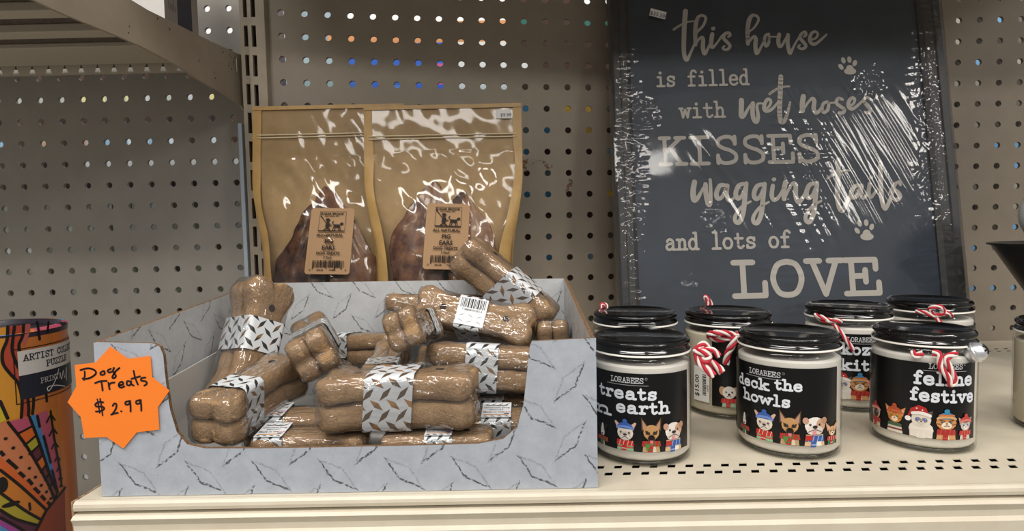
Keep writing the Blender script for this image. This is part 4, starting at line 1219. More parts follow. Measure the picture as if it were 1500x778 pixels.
# ================================================================== wrapped packs of bone biscuits, two biscuits to a pack
BISC, nt, b_ = newmat('baked_biscuit')
tc_ = node(nt, 'ShaderNodeTexCoord').outputs['Object']
n1 = ramp(nt, noise_tex(nt, 55, 4, tc_), .3, .7)
n2 = ramp(nt, noise_tex(nt, 700, 3, tc_), .38, .62)
c1 = mixcol(nt, n1, lin('#a5805a'), lin('#bd9a71'))
nt.links.new(mixcol(nt, math_(nt, 'MULTIPLY', n2, .35), c1, lin('#7f6242')), b_.inputs['Base Color'])
b_.inputs['Roughness'].default_value = .75
bump(nt, b_, math_(nt, 'ADD', noise_tex(nt, 900, 3, tc_), math_(nt, 'MULTIPLY', noise_tex(nt, 260, 3, tc_), 1.8)), .6, .0016)
PORE = mat('biscuit_pore', '#2e2018', .9)
FILM_P = film('pack_film', gloss=1.9, rough=.07, bscale=140, bstr=.8, stretch=(.3, 1, 1), haze=.02, cap=.5)
BAND = tread_print('band_print', '#d3d8dc', '#e0e4e8', '#33302e', (.52, .40), .21, .062, outline=False)
BAND2 = tread_print('band_print_gold', '#cfd3d8', '#dde1e6', '#5b4a3a', (.56, .44), .23, .075, outline=False, second='#a5794c')

BL, BWD, BT = 4.1, 1.55, .68
def bone_outline(n=72):
    """half length a, lobed ends, narrow waist"""
    P = []
    for k in range(n):
        a = 2 * PI * k / n
        c, s = math.cos(a), math.sin(a)
        # union of four lobes and a bar, as a radial distance
        best = 0
        lobes = [(sx * (BL / 2 - .47), sy * (BWD / 2 - .44), .46) for sx in (-1, 1) for sy in (-1, 1)]
        for cx, cy, r in lobes:
            bq = c * cx + s * cy
            d = bq * bq - (cx * cx + cy * cy - r * r)
            if d > 0: best = max(best, bq + math.sqrt(d))
        hx, hy = BL / 2 - .35, .53
        q = min(hx / abs(c) if abs(c) > 1e-6 else 1e9, hy / abs(s) if abs(s) > 1e-6 else 1e9)
        best = max(best, q)
        P.append((c * best, s * best))
    out = P
    for _ in range(2):
        out = [((out[i - 1][0] + 2 * out[i][0] + out[(i + 1) % n][0]) / 4, (out[i - 1][1] + 2 * out[i][1] + out[(i + 1) % n][1]) / 4) for i in range(n)]
    return out
def arc_outline(n):
    """points evenly spread along the bone outline"""
    P = bone_outline(360)
    d = [0]
    for i in range(360): d.append(d[-1] + math.dist(P[i], P[(i + 1) % 360]))
    res = []; k = 0
    for i in range(n):
        s = d[-1] * i / n
        while d[k + 1] < s: k += 1
        f = (s - d[k]) / max(1e-9, d[k + 1] - d[k])
        a, b = P[k], P[(k + 1) % 360]
        res.append((a[0] + (b[0] - a[0]) * f, a[1] + (b[1] - a[1]) * f))
    return res
def bone_mesh(seed):
    ol = arc_outline(96)
    mb = MB()
    N = len(ol)
    so = seed * 13.7
    # rings: (inset, height)
    rings = [(.36, -.5), (.16, -.475), (.05, -.38), (0, -.2), (0, .2), (.05, .38), (.16, .475), (.36, .5)]
    def ins(p, d):
        x, y = p
        q = (max(-(BL / 2 - .75), min(BL / 2 - .75, x)), 0)
        vx, vy = x - q[0], y - q[1]
        l = math.hypot(vx, vy) or 1
        k = max(.12, (l - d) / l)
        return q[0] + vx * k, q[1] + vy * k
    vs = []
    for d, z in rings:
        for p in ol:
            x, y = ins(p, d)
            nn = .05 * noise.noise((x * 1.6 + so, y * 1.6, z * 2)) + .03 * noise.noise((x * 5 + so, y * 5, z * 5))
            vs.append((x * (1 + nn * .6), y * (1 + nn), z * BT + nn * (1 if abs(z) > .4 else .3)))
    fs = [(i * N + k, i * N + (k + 1) % N, (i + 1) * N + (k + 1) % N, (i + 1) * N + k) for i in range(len(rings) - 1) for k in range(N)]
    mb.add(vs, fs)
    for s, i in ((-1, 0), (1, len(rings) - 1)):
        o = len(mb.v)
        for p in ol:
            x, y = ins(p, .75)
            mb.v.append((x, y, s * (.5 * BT + .012) + .02 * noise.noise((x * 3 + so, y * 3, s))))
        f = [(i * N + k, i * N + (k + 1) % N, o + (k + 1) % N, o + k) for k in range(N)]
        if s < 0: f = [q[::-1] for q in f]
        for q in f: mb.f.append(q); mb.m.append(0)
        c = o + N
        for x in np.linspace(-(BL / 2 - .8), BL / 2 - .8, 9): mb.v.append((x, 0, s * (.5 * BT + .012)))
        # fan to nearest spine point
        for k in range(N):
            a, b = o + k, o + (k + 1) % N
            def near(q): return int(min(range(9), key=lambda j: abs(mb.v[c + j][0] - mb.v[q][0])))
            ja, jb = near(a), near(b)
            t = (a, b, c + jb) if ja == jb else (a, b, c + jb, c + ja)
            if s < 0: t = t[::-1]
            mb.f.append(t); mb.m.append(0)
    # baked-in vent holes
    for s in (-1, 1):
        for x in (-1.05, 1.1):
            o = len(mb.v)
            r = .115
            for k in range(12): mb.v.append((x + r * math.cos(k * PI / 6), r * math.sin(k * PI / 6), s * (.5 * BT + .03)))
            mb.f.append(tuple(o + k for k in (range(12) if s > 0 else range(11, -1, -1)))); mb.m.append(1)
    return mb
BONES = [bone_mesh(k).build('biscuit', [BISC, PORE], None, smooth=True) for k in range(4)]
def rrect(a, b, r, n=6):
    P = []
    for sx, sy, a0 in ((1, 1, 0), (-1, 1, PI / 2), (-1, -1, PI), (1, -1, 1.5 * PI)):
        for k in range(n + 1):
            an = a0 + k * PI / 2 / n
            P.append((sx * (a - r) + r * math.cos(an), sy * (b - r) + r * math.sin(an)))
    return P
def band_mesh(w, skew=0.0, uvo=(0, 0)):
    P = rrect(.63, BT + .075, .2)
    N = len(P)
    per = [0]
    for i in range(N): per.append(per[-1] + math.dist(P[i], P[(i + 1) % N]))
    mb = MB()
    vs = []; fs = []; uvs = []
    M_ = 4
    for j in range(M_ + 1):
        for i in range(N):
            x = (j / M_ - .5) * w + skew * P[i][1]
            vs.append((x, P[i][0], P[i][1]))
    for j in range(M_):
        for i in range(N):
            i2 = (i + 1) % N
            fs.append((j * N + i, (j + 1) * N + i, (j + 1) * N + i2, j * N + i2))
            u0, u1_ = per[i], per[i + 1]
            uvs.append([(u0 + uvo[0], j / M_ * w + uvo[1]), (u0 + uvo[0], (j + 1) / M_ * w + uvo[1]), (u1_ + uvo[0], (j + 1) / M_ * w + uvo[1]), (u1_ + uvo[0], j / M_ * w + uvo[1])])
    mb.add(vs, fs, uvs)
    return mb
def wrap_mesh(seed, tail=True):
    """film shrunk on to the two biscuits: follows their outline, bridges the waist, tufts at the ends"""
    so = seed * 7.1
    ol = arc_outline(120)
    N = len(ol); H = BT + .012
    rings = [(.95, -1.0), (.5, -1.0), (.26, -.985), (.1, -.93), (.02, -.82), (-.03, -.6), (-.028, -.3), (-.018, 0), (-.028, .3), (-.03, .6), (.02, .82), (.1, .93), (.26, .985), (.5, 1.0), (.95, 1.0)]
    vs = []
    for d, z in rings:
        for x, y in ol:
            yy = math.copysign(max(abs(y), min(.66, abs(y) * 1.25)), y)
            q = max(-(BL / 2 - .75), min(BL / 2 - .75, x))
            vx, vy = x - q, yy
            l = math.hypot(vx, vy) or 1
            k = max(.02, (l - d) / l)
            n = .022 * noise.noise((x * 2.2 + so, y * 2.5, z * 1.5)) + .014 * noise.noise((x * 1.5 + so, y * 9, z * 9)) + .012
            vs.append((q + vx * (k + n * .5), vy * (k + n), z * (H + .02) + (n * 1.2 if abs(z) > .9 else 0) * (1 if z > 0 else -1)))
    mb = MB()
    fs = [(i * N + k, i * N + (k + 1) % N, (i + 1) * N + (k + 1) % N, (i + 1) * N + k) for i in range(len(rings) - 1) for k in range(N)]
    fs.append(tuple(range(N))[::-1]); fs.append(tuple((len(rings) - 1) * N + k for k in range(N)))
    mb.add(vs, fs)
    return mb
WRAPS = [wrap_mesh(k).build('wrapper', FILM_P, None, smooth=True) for k in range(3)]
BANDS = [(band_mesh(1.0, .0, (0, 0)), BAND), (band_mesh(1.25, .12, (.2, .1)), BAND2), (band_mesh(.85, -.1, (.1, .3)), BAND)]
BANDS = [mb.build('label_band', m, None, smooth=True, autosmooth=60) for mb, m in BANDS]
TEMPL = BONES + WRAPS + BANDS
def part(src, parent, loc=(0, 0, 0), rot=(0, 0, 0)):
    o = src.copy(); COL.objects.link(o); o.parent = parent
    o.location = Vector(loc) * S; o.rotation_euler = rot
    return o
def print_label(kind):
    pr = Print(); K = '#26221f'
    if kind == 'bar':
        pr.rect(-.48, -.5, .48, .5, '#dfe2e6', 1)
        x = -.42; rb = random.Random(4)
        while x < .40:
            b = rb.choice((.02, .03, .05)); pr.rect(x, .12, x + b, .46, K, 2); x += b + rb.choice((.018, .03))
        pr.text('7 38868 01392 4', 0, .01, .10, K, 2, .01, 'CENTER')
        for k in range(3):
            for j in range(2):
                cx, cy = -.3 + k * .3, -.36 + j * .2; s = 1 if (k + j) % 2 else -1
                pr.poly([(cx - .11, cy - .05 * s), (cx, cy + .015), (cx + .11, cy + .05 * s), (cx, cy - .015)], '#9a9a9c', 2)
    else:
        pr.rect(-.5, -.6, .5, .6, '#e3e6ea', 1)
        pr.text('Gourmet Dog', 0, .12, .155, '#4a4440', 2, .012, 'CENTER'); pr.text('BISCUIT', 0, -.05, .14, '#4a4440', 2, .012, 'CENTER')
        pr.text('Made in the', -.1, -.24, .15, K, 2, .015, 'CENTER'); pr.text('U.S.A.', .36, -.24, .13, '#b8342c', 2, .02, 'CENTER')
        pr.rect(.26, -.34, .44, -.28, '#2e3f7a', 2)
        pr.rect(-.42, -.42, .42, -.36, '#c98a3e', 2)
        for k in range(4):
            cx = -.36 + k * .24; pr.poly([(cx - .1, .36), (cx, .45), (cx + .1, .52), (cx, .40)], K, 2); pr.poly([(cx - .1, -.5), (cx, -.47), (cx + .1, -.56), (cx, -.54)], K, 2)
        pr.stroke([(-.35, .32), (-.1, .36), (.1, .31), (.35, .35)], .05, '#5a4a3c', 3, True, 4)
    return pr
GRP = 'wrapped dog biscuit packs heaped in the box'
# settled positions: each pack nudged until it rests against its neighbours without cutting into them
SETTLE = [(0.998, -0.02, 0.16, -0.01, 0.88), (0.999, -0.2, -0.05, 0.04, 1.0), (0.991, 0.02, -0.0, 0.02, 0.99), (0.99, -0.15, 0.07, -0.0, 0.97), (0.971, -0.09, 0.23, -0.01, 1.0), (0.965, 0.04, 0.01, 0.3, 1.0), (0.96, -0.07, 0.17, -0.22, 0.95), (1.0, 0.0, 0.0, 0.0, 1.0), (0.96, -0.02, 0.19, -0.16, 1.0), (1.09, -0.2, -0.43, -0.07, 0.88), (0.93, -0.15, -0.43, 0.25, 0.96), (1.0, 0.0, 0.0, 0.0, 1.0), (1.001, -0.09, 0.0, 0.01, 0.93), (1.0, 0.04, 0.03, 0.03, 1.0), (1.014, -0.03, -0.07, -0.18, 0.87), (1.001, -0.01, -0.02, -0.01, 1.0), (0.975, -0.1, -0.03, 0.01, 0.98), (1.03, 0.05, 0.23, -0.17, 0.99), (1.022, 0.03, -0.08, -0.19, 0.93)]
PACKS = []
def pack(label, px, Z, axis, stack, py=None, z=None, end=False, var=0, band=0, blabel=None, bx=0.0, scale=1.0):
    """axis = long direction, stack = from lower to upper biscuit; end: (px, py, Z) is the centre of the near end"""
    X = Vector(axis).normalized()
    if z is not None: p = stand(px, Z, z)
    else:
        d = ray(px, py); p = CAM + d * (Z / d.y)
    if end: p = p - X * (BL / 2 * scale)
    k_, ax_, ay_, az_, q_ = SETTLE[len(PACKS)]
    p = CAM + (p - CAM) * k_ + Vector((ax_, ay_, az_)); scale *= k_ * q_
    Zv = Vector(stack); Zv = (Zv - X * Zv.dot(X)).normalized()
    Y = Zv.cross(X)
    R = Matrix((X, Y, Zv)).transposed()
    t = thing('biscuit_pack', label, 'dog treats', p, R, GRP)
    t.scale = (scale,) * 3
    PACKS.append(t)
    part(BONES[var % 4], t, (0, 0, -BT * .5 - .01), (0, 0, 0))
    part(BONES[(var + 1) % 4], t, (0.02, 0, BT * .5 + .01), (PI, 0, 0))
    part(WRAPS[var % 3], t)
    bo = part(BANDS[band], t, (bx, 0, 0))
    if blabel:
        top = BT + .082
        if blabel == 'textx': mp = lambda u, v, h: Vector((bx - v, u, top + h + .012))
        else: mp = lambda u, v, h: Vector((bx + u, v, top + h + .012))
        lb = print_label('bar' if blabel == 'bar' else 'text').build('printed_label', mp, t)
        lb.parent = bo; lb.location = Vector((-bx, 0, 0)) * S
    return t
# bottom layer, lying flat along the box
pack('biscuit pack lying flat at the front of the box floor, label beside the end-on pack', 455, 13.85, (1, .02, 0), (0, -.1, 1), z=.66, var=0, blabel='text', bx=-1.35, scale=.76)
pack('biscuit pack lying flat behind the front long pack, its left end by the upright pack', 462, 15.2, (1, .0, 0), (0, -.1, 1), z=.70, var=2, blabel='text', bx=-1.1, scale=.76)
pack('biscuit pack lying flat at the right end of the box with Gourmet Dog Biscuit label', 742, 14.9, (1, -.02, 0), (0, -.12, 1), z=.68, var=1, blabel='text', bx=-.35, scale=.76)
pack('biscuit pack lying flat at the right end, behind the one with the nearer label', 735, 16.3, (1, .03, 0), (0, -.15, 1), z=.74, var=3, blabel='text', bx=-.2, scale=.76)
pack('biscuit pack under the front long pack, its label just above the cutout', 645, 13.8, (1, .0, 0), (0, -.05, 1), z=.58, var=3, blabel='text', bx=.1, scale=.66)
# front row
pack('long biscuit pack at front centre, gold tread-plate band, lying across the pile', 583, 14.4, (1, -.05, .03), (0, -.02, 1), py=600, var=0, band=1, bx=-.15, scale=.96)
pack('biscuit pack end-on at the front left corner with a band over its top', 299, 13.45, (-.18, -1, -.12), (.02, -.2, 1), py=614, end=True, var=1, band=2, bx=.85, scale=.93)
pack('upright biscuit pack leaning on the left wall of the box', 366, 16.9, (.10, .4, .9), (.84, -.5, .25), py=506, var=2, bx=.25, scale=.96)
# second row
pack('biscuit pack pointing at the camera beside the upright pack, lobed ends showing', 455, 15.6, (.30, -.95, -.05), (.85, .3, .45), py=518, end=True, var=3, bx=-.2, scale=.82)
pack('biscuit pack lying slantwise behind the lobed-end pack, near the rear wall', 545, 18.2, (.94, -.34, .06), (-.05, .12, 1), py=505, var=1, bx=-.9, scale=.80)
pack('small-looking tilted pack end-on at the centre of the heap', 600, 15.9, (-.1, -1, .12), (.93, .0, .36), py=493, end=True, var=0, band=2, bx=-.6, scale=.72)
pack('biscuit pack lying level along the rear wall with its band at the right', 640, 19.9, (1, .03, -.03), (0, .2, 1), py=458, var=2, bx=-.2, scale=.85)
pack('biscuit pack showing its flat face with two holes and a barcode label', 699, 17.75, (1, -.1, -.2), (.06, -.9, .55), py=471, var=3, band=2, blabel='bar', bx=-.05, scale=.97)
pack('slanting biscuit pack at the top right, rising above the rear wall of the box', 738, 19.3, (.74, -.12, -.66), (.64, -.18, .74), py=422, var=1, band=1, bx=.35, scale=.93)
pack('biscuit pack standing in the right rear corner, two ends upward', 812, 17.4, (.0, .2, 1), (1, -.05, 0), py=528, var=2, band=2, bx=-1.1, scale=.78)
pack('biscuit pack lying level by the right side of the cutout with white tread-plate band', 722, 15.9, (1, -.05, -.07), (0, .16, 1), py=538, var=0, bx=-.3, scale=.88)
pack('left of the two end-on packs behind the front long pack', 557, 15.95, (.04, -1, -.12), (1, .0, 0), py=566, end=True, var=1, band=2, bx=.6, scale=.68)
pack('right of the two end-on packs behind the front long pack', 612, 15.95, (-.02, -1, -.12), (1, .0, .03), py=568, end=True, var=3, band=2, bx=.6, scale=.68)
pack('biscuit pack low in the heap between the lobed-end pack and the end-on packs', 506, 16.3, (.5, -.85, -.05), (.1, .1, 1), py=552, end=True, var=0, bx=-.6, scale=.62)
for o in TEMPL: bpy.data.objects.remove(o)

# ================================================================== candle jars
GLASS = film('jar_glass', gloss=.7, rough=.03, bscale=8, bstr=.02, tint=(.99, .99, .98), cap=.3)
WAX = mat('candle_wax', '#f6f2ea', .45, coat=.0)
WAXC = mat('candle_wax_cream', '#e3dac3', .45)
LID = mat('black_lid', '#08080a', .12, coat=.3)
GBASE = film('jar_base_glass', gloss=1.4, rough=.03, bscale=20, bstr=.05, minf=.06, tint=(.75, .76, .72))
TWR = mat('twine_red', '#c3283a', .8)
TWW = mat('twine_white', '#ece2dc', .8)
BELLM = mat('silver_bell', '#eceef4', .34, metal=.85)
BLACKL = '#0d0d0f'
JR = 1.41
def dog_face(pr, kind, cx, base, s, sv=.9):
    """small portrait, s = width of the head, base = lower edge of the bust"""
    L0 = 3
    def E_(x, y, rx, ry, c, l, **k): pr.ell(cx + x * s, base + y * s * sv, rx * s, ry * s * sv, c, L0 + l, k.pop('n', 14), **k)
    def P_(pts, c, l): pr.poly([(cx + x * s, base + y * s * sv) for x, y in pts], c, L0 + l)
    def S_(pts, w, c, l): pr.stroke([(cx + x * s, base + y * s * sv) for x, y in pts], w * s, c, L0 + l, True, 3)
    def eyes(y, dx, c='#1c1512', r=.055):
        for q in (-1, 1): E_(q * dx, y, r, r, c, 6); E_(q * dx + .015, y + .02, .016, .016, '#ffffff', 7, n=6)
    def scarf(c, c2, y=.42):
        P_([(-.46, y - .14), (.46, y - .14), (.42, y + .14), (-.42, y + .14)], c, 3)
        for q in (-.3, -.1, .12, .32): S_([(q, y - .12), (q + .06, y + .12)], .04, c2, 4)
        P_([(-.16, y), (.1, y), (.06, y - .42), (-.18, y - .42)], c, 4); S_([(-.15, y - .3), (.05, y - .3)], .05, c2, 5)
    def beanie(c, c2, y, pom=True):
        E_(0, y, .43, .34, c, 5, a0=0, a1=PI); S_([(-.42, y + .02), (-.2, y + .1), (.2, y + .1), (.42, y + .02)], .11, c2, 6)
        if pom: E_(0, y + .40, .13, .12, c, 6)
    if kind == 'collie':
        P_([(-.4, 0), (.4, 0), (.34, .5), (-.34, .5)], '#1e1c1d', 1); P_([(-.12, 0), (.16, 0), (.12, .3), (-.1, .3)], '#e6e2dc', 2)
        E_(0, .95, .33, .42, '#232022', 2); P_([(-.33, 1.1), (-.5, 1.38), (-.2, 1.32)], '#2a2627', 2); P_([(.33, 1.1), (.5, 1.38), (.2, 1.32)], '#2a2627', 2)
        P_([(-.05, 1.35), (.05, 1.35), (.16, .8), (.12, .6), (-.12, .6), (-.16, .8)], '#ece8e4', 3); eyes(1.0, .16); E_(0, .7, .07, .05, '#171314', 6); scarf('#b33a36', '#2f7a4a', .4); P_([(-.1, .4), (.1, .4), (.1, .05), (-.1, .05)], '#2f7a4a', 6)
    elif kind == 'frenchie':
        P_([(-.44, 0), (.44, 0), (.38, .55), (-.38, .55)], '#8fbf97', 1); S_([(-.4, .18), (.4, .18)], .06, '#d8423a', 2)
        P_([(-.38, 1.05), (-.58, 1.5), (-.5, 1.55), (-.2, 1.3)], '#d8b9a6', 2); P_([(.38, 1.05), (.58, 1.5), (.5, 1.55), (.2, 1.3)], '#d8b9a6', 2); P_([(-.4, 1.15), (-.52, 1.45), (-.3, 1.28)], '#e8a9a0', 3); P_([(.4, 1.15), (.52, 1.45), (.3, 1.28)], '#e8a9a0', 3)
        E_(0, .95, .42, .4, '#e9ddd0', 3); E_(0, .78, .3, .24, '#d2c3b8', 4); E_(-.12, .73, .14, .15, '#e6dad0', 5); E_(.12, .73, .14, .15, '#e6dad0', 5); E_(0, .86, .1, .06, '#3b3436', 6); S_([(-.16, .66), (0, .76), (.16, .66)], .03, '#5a4a48', 6); eyes(.98, .22)
        beanie('#3f63b4', '#6f93d8', 1.18); scarf('#c2332c', '#e9b3aa', .42)
    elif kind == 'shepherd':
        P_([(-.42, 0), (.42, 0), (.36, .55), (-.36, .55)], '#b99a72', 1); P_([(-.1, 0), (.24, 0), (.2, .3), (-.05, .3)], '#d8cbb4', 2)
        for q in (-1, 1): P_([(q * .12, 1.25), (q * .46, 1.05), (q * .48, 1.75)], '#5e4632', 2); P_([(q * .2, 1.25), (q * .4, 1.12), (q * .43, 1.62)], '#b98f7a', 3)
        E_(0, 1.0, .38, .38, '#c29563', 3); E_(0, .74, .2, .22, '#b98a58', 4); E_(0, .7, .17, .17, '#241c1a', 5); E_(0, .8, .09, .07, '#0e0c0c', 6); P_([(-.3, 1.1), (-.08, 1.02), (-.06, .85), (-.26, .9)], '#4a3626', 4); P_([(.3, 1.1), (.08, 1.02), (.06, .85), (.26, .9)], '#4a3626', 4); eyes(1.02, .17); P_([(-.08, .6), (.08, .6), (.06, .44), (-.06, .44)], '#d87c88', 7)
        scarf('#b32f2c', '#3f7f42', .42); P_([(-.3, .4), (-.02, .42), (-.2, .08)], '#4c8a48', 6); P_([(-.02, .42), (.1, .48), (.02, .3)], '#4c8a48', 6)
    elif kind == 'bulldog':
        P_([(-.46, 0), (.5, 0), (.42, .55), (-.4, .55)], '#d7b690', 1); P_([(-.1, 0), (.34, 0), (.28, .36), (-.06, .36)], '#efe8e0', 2)
        E_(0, .98, .46, .42, '#ece5de', 3); E_(.28, 1.02, .22, .3, '#c9a284', 4); E_(-.42, 1.22, .14, .17, '#c39a84', 4, rot=.5); E_(.44, 1.22, .14, .17, '#b88a70', 5, rot=-.5); E_(-.16, .76, .22, .2, '#e2d6cc', 5); E_(.16, .76, .22, .2, '#dccdc2', 5); E_(0, .92, .12, .08, '#2c2628', 6); S_([(-.3, .68), (0, .8), (.3, .68)], .03, '#54423e', 6); P_([(-.12, .72), (.06, .74), (.02, .52), (-.1, .54)], '#dc8c98', 7); eyes(1.04, .22)
        scarf('#3a5aa2', '#9fb4da', .36); P_([(-.46, .25), (-.1, .3), (-.12, .5), (-.42, .52)], '#b5342e', 6)
    elif kind == 'chihuahua':
        P_([(-.36, 0), (.36, 0), (.3, .5), (-.3, .5)], '#3e7f52', 1)
        for q in (-1, 1): P_([(q * .1, 1.2), (q * .4, .95), (q * .58, 1.6)], '#c99a70', 2); P_([(q * .2, 1.2), (q * .38, 1.05), (q * .5, 1.45)], '#e0aa96', 3)
        E_(0, .95, .32, .34, '#d2a478', 3); E_(0, .78, .15, .15, '#ecdcc8', 4); E_(0, .82, .05, .04, '#1e1716', 6); eyes(.98, .14); scarf('#b8322e', '#e6c8b8', .44)
    elif kind == 'maltese':
        P_([(-.4, 0), (.4, 0), (.34, .45), (-.34, .45)], '#9cc7a4', 1)
        E_(-.36, 1.0, .2, .3, '#c29a74', 2, rot=.4); E_(.36, 1.0, .2, .3, '#c29a74', 2, rot=-.4)
        E_(0, .92, .38, .4, '#e6dfd6', 3); E_(0, .76, .2, .17, '#f2ede6', 4); E_(0, .82, .08, .06, '#1a1516', 6); S_([(-.12, .68), (0, .74), (.12, .68)], .04, '#7c3c3a', 6); eyes(.96, .17); scarf('#bf342e', '#d8625a', .4)
    elif kind == 'siamese':
        P_([(-.4, 0), (.4, 0), (.34, .5), (-.34, .5)], '#cbb8a0', 1)
        E_(0, .9, .4, .4, '#c3ac94', 3); E_(0, .82, .26, .27, '#4c3a36', 4); eyes(.92, .15, '#5f86b4', .06); E_(0, .76, .05, .04, '#1d1514', 6); beanie('#b23230', '#d6a39c', 1.08); scarf('#a83430', '#c8625c', .42)
    elif kind == 'ginger':
        P_([(-.44, 0), (.44, 0), (.36, .5), (-.36, .5)], '#dcd2c4', 1); S_([(-.4, .2), (.4, .2)], .08, '#7c3a36', 2)
        for q in (-1, 1): P_([(q * .08, 1.2), (q * .44, .95), (q * .58, 1.5)], '#c9874a', 2); P_([(q * .2, 1.18), (q * .42, 1.0), (q * .5, 1.36)], '#e2b09c', 3)
        E_(0, .92, .4, .37, '#cf8440', 3); E_(0, .76, .18, .15, '#efdcc4', 4); E_(0, .82, .05, .035, '#b5625c', 6); eyes(.94, .17, '#5a7a3a', .065); S_([(-.06, 1.2), (-.06, 1.05)], .05, '#9a5424', 4); S_([(.06, 1.2), (.06, 1.05)], .05, '#9a5424', 4)
        for q in (-1, 1): S_([(q * .22, .8), (q * .36, .84)], .04, '#9a5424', 5)
        beanie('#b4502e', '#c8643c', 1.12); P_([(-.4, .36), (.4, .36), (.34, .55), (-.34, .55)], '#48624a', 4)
    elif kind == 'ragdoll':
        E_(0, .4, .55, .45, '#e4ddd2', 1); P_([(-.5, 0), (.5, 0), (.52, .4), (-.52, .4)], '#ddd5c9', 1)
        for q in (-1, 1): P_([(q * .14, 1.25), (q * .46, 1.0), (q * .5, 1.42)], '#5c524e', 2)
        E_(0, .92, .44, .38, '#ded6ca', 3); E_(-.14, .9, .14, .13, '#8f857e', 4); E_(.14, .9, .14, .13, '#8f857e', 4); E_(0, .76, .15, .13, '#cfc6bc', 5); E_(0, .83, .05, .035, '#6a4c4a', 6); eyes(.93, .17, '#3f6fc4', .065)
        P_([(-.36, 1.2), (.36, 1.16), (.2, 1.55), (-.1, 1.66), (-.45, 1.45), (-.62, 1.0), (-.52, .98), (-.42, 1.25)], '#b02c2c', 6); S_([(-.38, 1.2), (0, 1.26), (.38, 1.16)], .15, '#ece6e0', 7); E_(-.58, .9, .14, .13, '#f0ece8', 7); E_(.05, 1.42, .04, .04, '#f0dcd8', 7, n=6); E_(-.2, 1.48, .04, .04, '#f0dcd8', 7, n=6)
    elif kind == 'persian':
        P_([(-.46, 0), (.46, 0), (.4, .45), (-.4, .45)], '#cf9a66', 1); P_([(-.14, 0), (.14, 0), (.1, .3), (-.1, .3)], '#ead9c4', 2)
        E_(0, .86, .48, .38, '#cd9058', 3); E_(0, .72, .26, .17, '#ecdcc6', 4); E_(0, .82, .05, .035, '#7a4640', 6); eyes(.9, .2, '#3a5a6a', .06)
        for q in (-1, 1): S_([(q * .34, 1.02), (q * .1, .94)], .05, '#7a4a28', 6); S_([(q * .24, .76), (q * .42, .8)], .04, '#8a5a34', 5)
        S_([(-.12, .68), (0, .72), (.12, .68)], .03, '#6a3c34', 6); beanie('#3f8ab0', '#d8a26a', 1.04); S_([(-.34, 1.24), (.34, 1.24)], .07, '#d0743c', 7); scarf('#a8322c', '#c2544c', .38)
    elif kind == 'tabby':
        P_([(-.38, 0), (.38, 0), (.32, .5), (-.32, .5)], '#d6c8ba', 1)
        for q in (-1, 1): P_([(q * .1, 1.15), (q * .4, .9), (q * .5, 1.38)], '#bba99a', 2)
        E_(0, .88, .36, .35, '#c9bcb0', 3); E_(0, .74, .17, .14, '#eee4da', 4); E_(0, .79, .045, .035, '#b5706c', 6); eyes(.9, .15, '#4a7aa8', .06)
        for q in (-.1, 0, .1): S_([(q, 1.16), (q, 1.02)], .035, '#6c6058', 5)
        beanie('#c2433f', '#d87a72', 1.08); scarf('#b8342f', '#d8766e', .42)
    elif kind == 'grey':
        P_([(-.4, 0), (.4, 0), (.34, .5), (-.34, .5)], '#6a7284', 1); E_(0, .9, .4, .38, '#8a90a0', 3); E_(0, .76, .18, .15, '#b8bcc6', 4); eyes(.94, .16, '#b88a3a', .06); E_(0, .82, .05, .035, '#3c3a40', 6); scarf('#3f5f9a', '#8aa4d0', .42)
def jar_uv(t, px, py):
    """column / row on the front of a jar -> (arc, height) on its label, measured from the side facing the lens"""
    c = Vector(t.location) / S
    d = ray(px, py); ox, oy = CAM.x - c.x, CAM.y - c.y
    R = (JR + .012) * t.scale[0]
    a = d.x ** 2 + d.y ** 2; b = 2 * (ox * d.x + oy * d.y); q = ox * ox + oy * oy - R * R
    k = (-b - math.sqrt(max(0, b * b - 4 * a * q))) / (2 * a)
    p = CAM + d * k
    return math.atan2(p.x - c.x, -(p.y - c.y)) * (JR + .012), (p.z - c.z) / t.scale[2]
def label_print(t, pr, u0, u1, lines, pets, brand=None, wt=.19):
    z0, z1 = .40, 2.35
    pr.rect(u0, z0, u1, z1, BLACKL, 1)
    for kind, px, py, w in pets:
        u = jar_uv(t, px, py)[0]
        if u0 + .1 < u < u1 - .1: dog_face(pr, kind, u, z0 + .01, w)
    if brand:
        (ua, za), (ub, zb) = jar_uv(t, *brand[0]), jar_uv(t, *brand[1])
        p = (ub - ua) / 8
        pr.slab_text('LORABEES', ua, za, .125, p, .017, '#d2d4d8', 3)
        pr.ell(ub + .06, za + .11, .035, .035, '#8a8c90', 3, 10); pr.ell(ub + .06, za + .11, .022, .022, BLACKL, 4, 10)
        pr.stroke([(ua - .12, za - .06), (ub + .12, za - .06)], .012, '#a9abb0', 3)
    for (s, pa, pb, h) in lines:
        (ua, za), (ub, zb) = jar_uv(t, *pa), jar_uv(t, *pb)
        pitch = (ub - ua) / sum(WID.get(c, 1.0) for c in s)
        za = za * .35 + zb * .65
        pr.slab_text(s, ua, za + .035, h * .84, pitch, h * wt * 1.0, '#dfe4ec', 3, 0, widths=True)
def cyl(u, v, h, R=JR + .012): return Vector(((R + h) * math.sin(u / R), -(R + h) * math.cos(u / R), v))
